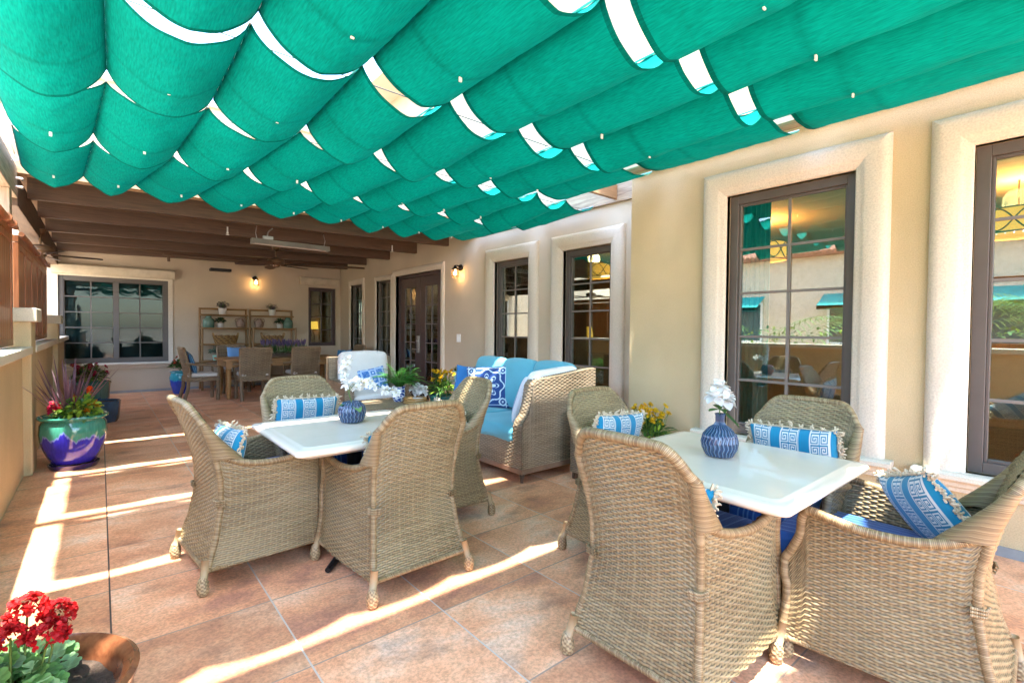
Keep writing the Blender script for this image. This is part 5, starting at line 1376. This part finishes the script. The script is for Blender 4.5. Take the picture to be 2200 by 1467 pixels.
# radiant heater
t = thing('patio_heater', 'long metal radiant heater hung on chains below the porch ceiling', 'heater', (2.33, 8.2, 2.62))
g = G(); P = np.array([[(x, -.07, 0), (x, -.05, .075), (x, .05, .075), (x, .07, 0)] for x in (-.58, .58)]); g.grid(P); g.grid(P*np.array((1, .93, .9)), flip=True)
g.add(P[0], [[0, 1, 2, 3]]); g.add(P[1], [[3, 2, 1, 0]]); g.build('reflector', simple('heater_housing', (.40, .40, .36), .4, .5, var=.15), t, ang=20)
g = G(); g.tube([(-.53, 0, .02), (.53, 0, .02)], .022, 12); g.build('heating_tube', simple('tube_pink', (.62, .52, .50), .3, .2), t)
for sx in (-1, 1):
    g = G()
    g.tube([(sx*.5, 0, .07), (sx*.52, 0, .16), (sx*.5, .02, .27)], .006, 6); g.build('chain', 'metal', t)
g = G(); g.box(-.42, -.28, -.03, .03, .08, .13); g.tube(bez([(-.36, 0, .12), (-.34, 0, .2), (-.28, .0, .26)], 10), .010, 8); g.build('junction_box', 'metal', t, ang=30)
# sconces
def sconce(loc, rz, label):
    t = thing('wall_lamp', label, 'lamp', loc, rz, 'lit caged wall lamps')     # wall at local +Y
    g = G(); g.M = Matrix.Rotation(-PI/2, 4, 'X') @ Matrix.Identity(4); g.lathe([(0, 0), (.055, 0), (.055, .02), (.045, .03), (0, .03)], (0, 0, -.03), 24); g.M = None
    g.tube(bez([(0, -.02, 0), (0, -.08, .03), (0, -.12, .03), (0, -.13, 0)], 12), .011, 8); g.build('mount', 'blackmetal', t, ang=40)
    g = G(); g.lathe([(0, .03), (.02, .03), (.03, .0), (.062, -.03), (.062, -.04), (.05, -.04), (0, -.035)], (0, -.13, 0), 24); g.build('cap', 'blackmetal', t, ang=40)
    g = G()
    for k in range(8):
        a = k*PI/4; r = .058; g.tube(bez([(r*math.cos(a), -.13+r*math.sin(a), -.035), (r*1.04*math.cos(a), -.13+r*1.04*math.sin(a), -.13), (r*.9*math.cos(a), -.13+r*.9*math.sin(a), -.175), (.0, -.13, -.195)], 14), .0032, 5)
    for z, r in ((-.09, .06), (-.15, .058)): g.tube([(r*math.cos(a), -.13+r*math.sin(a), z) for a in np.linspace(0, 2*PI, 25)[:-1]], .0032, 5, closed=True)
    g.build('cage', 'bronze', t)
    g = G(); g.lathe([(0, -.04), (.012, -.045), (.014, -.065), (.027, -.10), (.02, -.13), (0, -.138)], (0, -.13, 0), 16); g.build('bulb', 'bulb', t)
    l = bpy.data.lights.new('wall_lamp_light', 'POINT'); l.energy = .22; l.color = (1, .62, .28); l.shadow_soft_size = .03
    o = bpy.data.objects.new('wall_lamp_light', l); C.collection.objects.link(o); o.parent = t; o.location = (0, -.13, -.165)
sconce((FX, 7.10, 2.42), -PI/2, 'lit black caged wall lamp between the double doors and the tall windows')
sconce((2.78, BY, 2.50), 0, 'lit black caged wall lamp on the end wall above the shelves')
g = G(); g.softbox((0, 0, 0), (.008, .055, .07), .004); g.softbox((-.008, .018, 0), (.005, .012, .03), .003); g.softbox((-.008, -.018, 0), (.005, .012, .03), .003)
o = g.build('wall_switch', 'white'); o.location = (FX-.008, 7.16, 1.20); tag(o, 'white wall switch plate to the right of the double doors', 'switch')
# pipe and sprinkler heads
def sprinkler(x, y, z, label):
    g = G(); g.tube([(x, y, z+.10), (x, y, z)], .010, 8); g.lathe([(0, -.005), (.022, -.005), (.022, 0), (0, 0)], (x, y, z-.012), 12); g.lathe([(0, .0), (.016, 0), (.012, .03), (0, .03)], (x, y, z), 10)
    tag(g.build('sprinkler', 'white', ang=40), label, 'sprinkler', 'ceiling sprinklers')
sprinkler(1.42, 8.1, 2.70, 'white sprinkler head under the porch ceiling left of the heater'); sprinkler(4.0, 8.1, 2.74, 'white sprinkler head under the porch ceiling right of the heater')
g = G(); g.tube(bez([(.95, 10.7, 2.52), (.95, 10.7, 2.62), (1.0, 10.7, 2.65), (2.5, 10.7, 2.66), (4.6, 10.7, 2.72)], 40), .022, 8); tag(g.build('ceiling_pipe', MT['beam']), 'brown painted pipe running across the porch ceiling', 'pipe')
g = G(); g.box(-.20, .20, -.09, .09, -.03, .03); o = g.build('ceiling_speaker', 'blackmetal', smooth=False, bevel=.01); o.location = (2.02, 12.3, 2.60); tag(o, 'dark flat box hung under the porch ceiling near the end wall', 'speaker')
# cast clamps on the beam
for k, z in enumerate((2.66, 2.74)):
    g = G(); g.tube([(-.60, 6.60, z), (-.56, 6.60, z), (-.56, 6.66, z)], .012, 8); tag(g.build('pipe_clamp', 'metal'), ['lower', 'upper'][k]+' steel clamp on the corner of the timber beam', 'clamp', 'steel clamps on the beam')

# ================================================================== BEHIND THE GLASS
def drum(x, y, z, label, r=.34):
    t = thing('drum_pendant', label, 'lamp', (x, y, 0), 0, 'lit drum pendants inside')
    g = G(); g.lathe([(r, z-.11), (r, z+.11)], n=48); g.lathe([(r*.99, z+.11), (r*.99, z-.11)], n=48); g.lathe([(0, z-.10), (r*.97, z-.10)], n=48); g.build('lamp_shade', 'shade', t, ang=40)
    g = G()
    for zz in (z-.112, z+.112): g.tube([((r+.008)*math.cos(a), (r+.008)*math.sin(a), zz) for a in np.linspace(0, 2*PI, 61)[:-1]], .008, 6, closed=True)
    for ph in (0, PI):
        g.tube([((r+.016)*math.cos(a), (r+.016)*math.sin(a), z+.10*math.sin(a*5+ph)) for a in np.linspace(0, 2*PI, 121)[:-1]], .007, 5, closed=True)
    g.tube([(0, 0, z+.1), (0, 0, 2.84)], .008, 6); g.build('metal_scroll', 'bronze', t)
    l = bpy.data.lights.new('pendant_light', 'POINT'); l.energy = 4; l.color = (1, .62, .25); l.shadow_soft_size = .12
    o = bpy.data.objects.new('pendant_light', l); C.collection.objects.link(o); o.parent = t; o.location = (0, 0, z+.22)
drum(6.8, 5.85, 2.42, 'lit yellow drum pendant seen through the tall window behind the sofa')
drum(6.8, 2.95, 2.42, 'lit yellow drum pendant seen through the window of the nearest table')
drum(6.8, .50, 2.42, 'lit yellow drum pendant seen through the window at the right edge')
def tlamp(x, y, z, label, s=1.0):
    t = thing('table_lamp', label, 'lamp', (x, y, z), 0, 'lit table lamps inside')
    g = G(); g.lathe([(0, 0), (.08*s, 0), (.03*s, .04), (.06*s, .16), (.02*s, .3), (.012*s, .36)], n=20); g.build('lamp_base', 'bronze', t, ang=50)
    g = G(); g.lathe([(.19*s, .36), (.15*s, .60)], n=32); g.lathe([(.149*s, .60), (.189*s, .36)], n=32); g.build('lamp_shade', 'shade_dim', t, ang=50)
tlamp(4.72, 14.6, .95, 'small yellow lamp seen through the dark window of the end wall', 1.1)
tlamp(7.9, 8.4, .85, 'yellow table lamp seen through the window with the curtain')
tlamp(8.6, 7.6, .85, 'yellow table lamp seen through the window behind the sofa')
def cabinet(x0, x1, y0, y1, h, label):
    t = thing('sideboard', label, 'cabinet', (x0, y0, 0), 0, 'dark sideboards inside')
    g = G(); g.box(0, x1-x0, 0, y1-y0, .08, h-.03); g.build('cabinet_body', simple('dark_cabinet', (.05, .025, .018), .35), t, smooth=False, bevel=.01)
    g = G(); g.box(-.02, x1-x0+.02, -.02, y1-y0+.02, h-.028, h); g.build('cabinet_top', MT['beam'], t, smooth=False)
cabinet(7.6, 8.2, 7.9, 9.2, .85, 'dark sideboard seen through the curtained window'); cabinet(8.3, 8.9, 6.3, 8.0, .85, 'dark sideboard seen through the window behind the sofa'); cabinet(4.2, 5.2+.0-.45, 14.2, 15, .95, 'dark sideboard behind the small dark window')
for i, (x, y, w_, h_) in enumerate(((9.98, 8.6, 1.0, 1.2), (9.98, 6.4, .9, 1.3), (9.98, 4.6, 1.2, 1.0))):
    g = G(); g.box(x-.05, x, y, y+w_, 1.2, 1.2+h_); tag(g.build('framed_picture', simple('picture%d' % i, (.45, .30, .20), .4, col2=(.20, .10, .08), nscale=3), smooth=False, bevel=.01), ['left', 'middle', 'right'][i]+' framed picture on the inner wall behind the windows', 'picture', 'pictures on the inner wall')
def curtain(plane, y0, y1, label, c1, c2):
    g = G(); u = np.linspace(0, 1, 60); zz = np.linspace(.25, 2.6, 20); U, Z = np.meshgrid(u, zz, indexing='ij')
    P = np.stack([plane+.03*np.sin(U*40)+0*Z, y0+(y1-y0)*U, Z], -1); n = np.sin(U*60+np.sin(Z*9)*3)*np.sin(Z*14+U*9)
    cc = np.where((n > .1)[..., None], c1, c2); g.grid(P, None, cc.reshape(-1, 3)); g.grid(P+[.006, 0, 0], None, cc.reshape(-1, 3), flip=True)
    tag(g.build('curtain', 'cloth', ang=0), label, 'curtain', 'curtains inside the windows')
curtain(FX+.34, 5.95, 6.35, 'teal and white patterned curtain inside the farther tall window', (.05, .20, .22), (.42, .50, .48))
curtain(FX+.34, 4.55, 4.75, 'pale green curtain edge inside the window behind the sofa', (.25, .36, .30), (.32, .42, .36))
curtain(NX+.34, 1.86, 2.12, 'teal curtain at the left side of the window behind the nearest table', (.02, .16, .17), (.04, .24, .24))
curtain(FX+.34, 11.75, 12.0, 'pale curtain inside the narrow window nearest the corner', (.25, .32, .28), (.32, .38, .34))
curtain(FX+.34, 10.3, 10.5, 'pale curtain inside the sidelight window', (.30, .34, .30), (.36, .4, .36))

# ================================================================== ACROSS THE GARDEN (seen in reflections)
t = thing('neighbour_house', 'cream stucco house with tiled roof across the garden, seen reflected in the windows', 'house', (-14, 0, 0))
g = G(); g.box(-3, 0, -6, 22, 0, 4.6); g.build('wall', simple('cream_stucco', (.66, .54, .40), .9), t, smooth=False)
g = G()
for i in range(150): y = -6.6+i*.2; g.tube([(.5, y, 4.6), (-3.2, y, 6.0)], .09, 6)
g.box(-3.2, .45, -6.6, 22.6, 4.5, 4.58); g.build('roof', simple('roof_tiles2', (.36, .16, .09), .8, var=.4), t)
for i, y in enumerate((-3, 1.2, 5.4, 9.6, 13.8)):
    g = G(); g.box(-.02, .02, y, y+1.5, 1.0, 2.6); w_ = g.build('window', simple('far_glass', (.06, .09, .10), .1), t, smooth=False)
    g = G(); g.box(.021, .05, y-.08, y, .92, 2.68); g.box(.021, .05, y+1.5, y+1.58, .92, 2.68); g.box(.021, .05, y, y+1.5, 2.6, 2.68); g.box(.021, .05, y, y+1.5, .92, 1.0); g.build('frame', 'white', w_, smooth=False)
    g = G(); P = np.array([[(.05, yy, 2.95), (.9, yy, 2.45), (.9, yy, 2.3)] for yy in (y-.2, y+1.7)]); g.grid(P); g.grid(P-[0, 0, .01], flip=True); g.build('awning', simple('teal_awning', (.02, .40, .36), .7), t, smooth=False)
random.seed(33)
for i, (x, y) in enumerate(((-4.2, -2.5), (-3.8, .6), (-4.6, 3.6), (-4.0, 7.2), (-5.0, 11))):
    t = thing('palm_shrub', 'feathery palm shrub growing in the garden beyond the low wall, number '+['one', 'two', 'three', 'four', 'five'][i], 'plant', (x, y, 0), 0, 'palm shrubs in the garden')
    t['label'] = 'feathery palm shrub beyond the low wall, '+['farthest back behind the camera', 'level with the camera', 'facing the nearest cream table', 'facing the sofa', 'facing the porch'][i]
    t.scale = (1.35, 1.35, 1.4)
    g = G(); g.tube([(0, 0, 0), (.03, 0, .6), (0, .02, 1.1)], [.10, .08, .06], 8, col=(.18, .12, .07)); g.build('trunk', 'leaf', t)
    g = G()
    for k in range(26):
        a = random.uniform(0, 2*PI); el = random.uniform(.3, 1.3); L_ = random.uniform(.9, 1.4); hd = np.array((math.cos(a), math.sin(a), 0)); prev = np.array((0, 0, 1.1))
        for q in range(14):
            s_ = (q+1)/14; pt = np.array((0, 0, 1.1))+hd*L_*s_*math.cos(el)**.5+np.array((0, 0, L_*(s_*math.sin(el)-.7*s_*s_))); tg = pt-prev; sd = np.cross(tg, (0, 0, 1)); sd /= np.linalg.norm(sd)+1e-9
            for sg in (-1, 1): leaf(g, pt, sd*sg+tg*4, .26, .012, random.choice([(.12, .26, .05), (.20, .34, .08)]), .3, 3)
            prev = pt
    g.build('crown', 'leaf', t, ang=0)
t = thing('garden_hedge', 'clipped green hedge running along the garden behind the palm shrubs', 'hedge', (-8.5, 0, 0))
g = G()
for i in range(5200):
    p = (random.uniform(-.5, .5), random.uniform(-6, 20), random.uniform(0, 1.5)); leaf(g, p, rdir(-.3), .14, .05, random.choice(GR+GY[:1]), .2, 3)
g.build('foliage', 'leaf', t, ang=0)
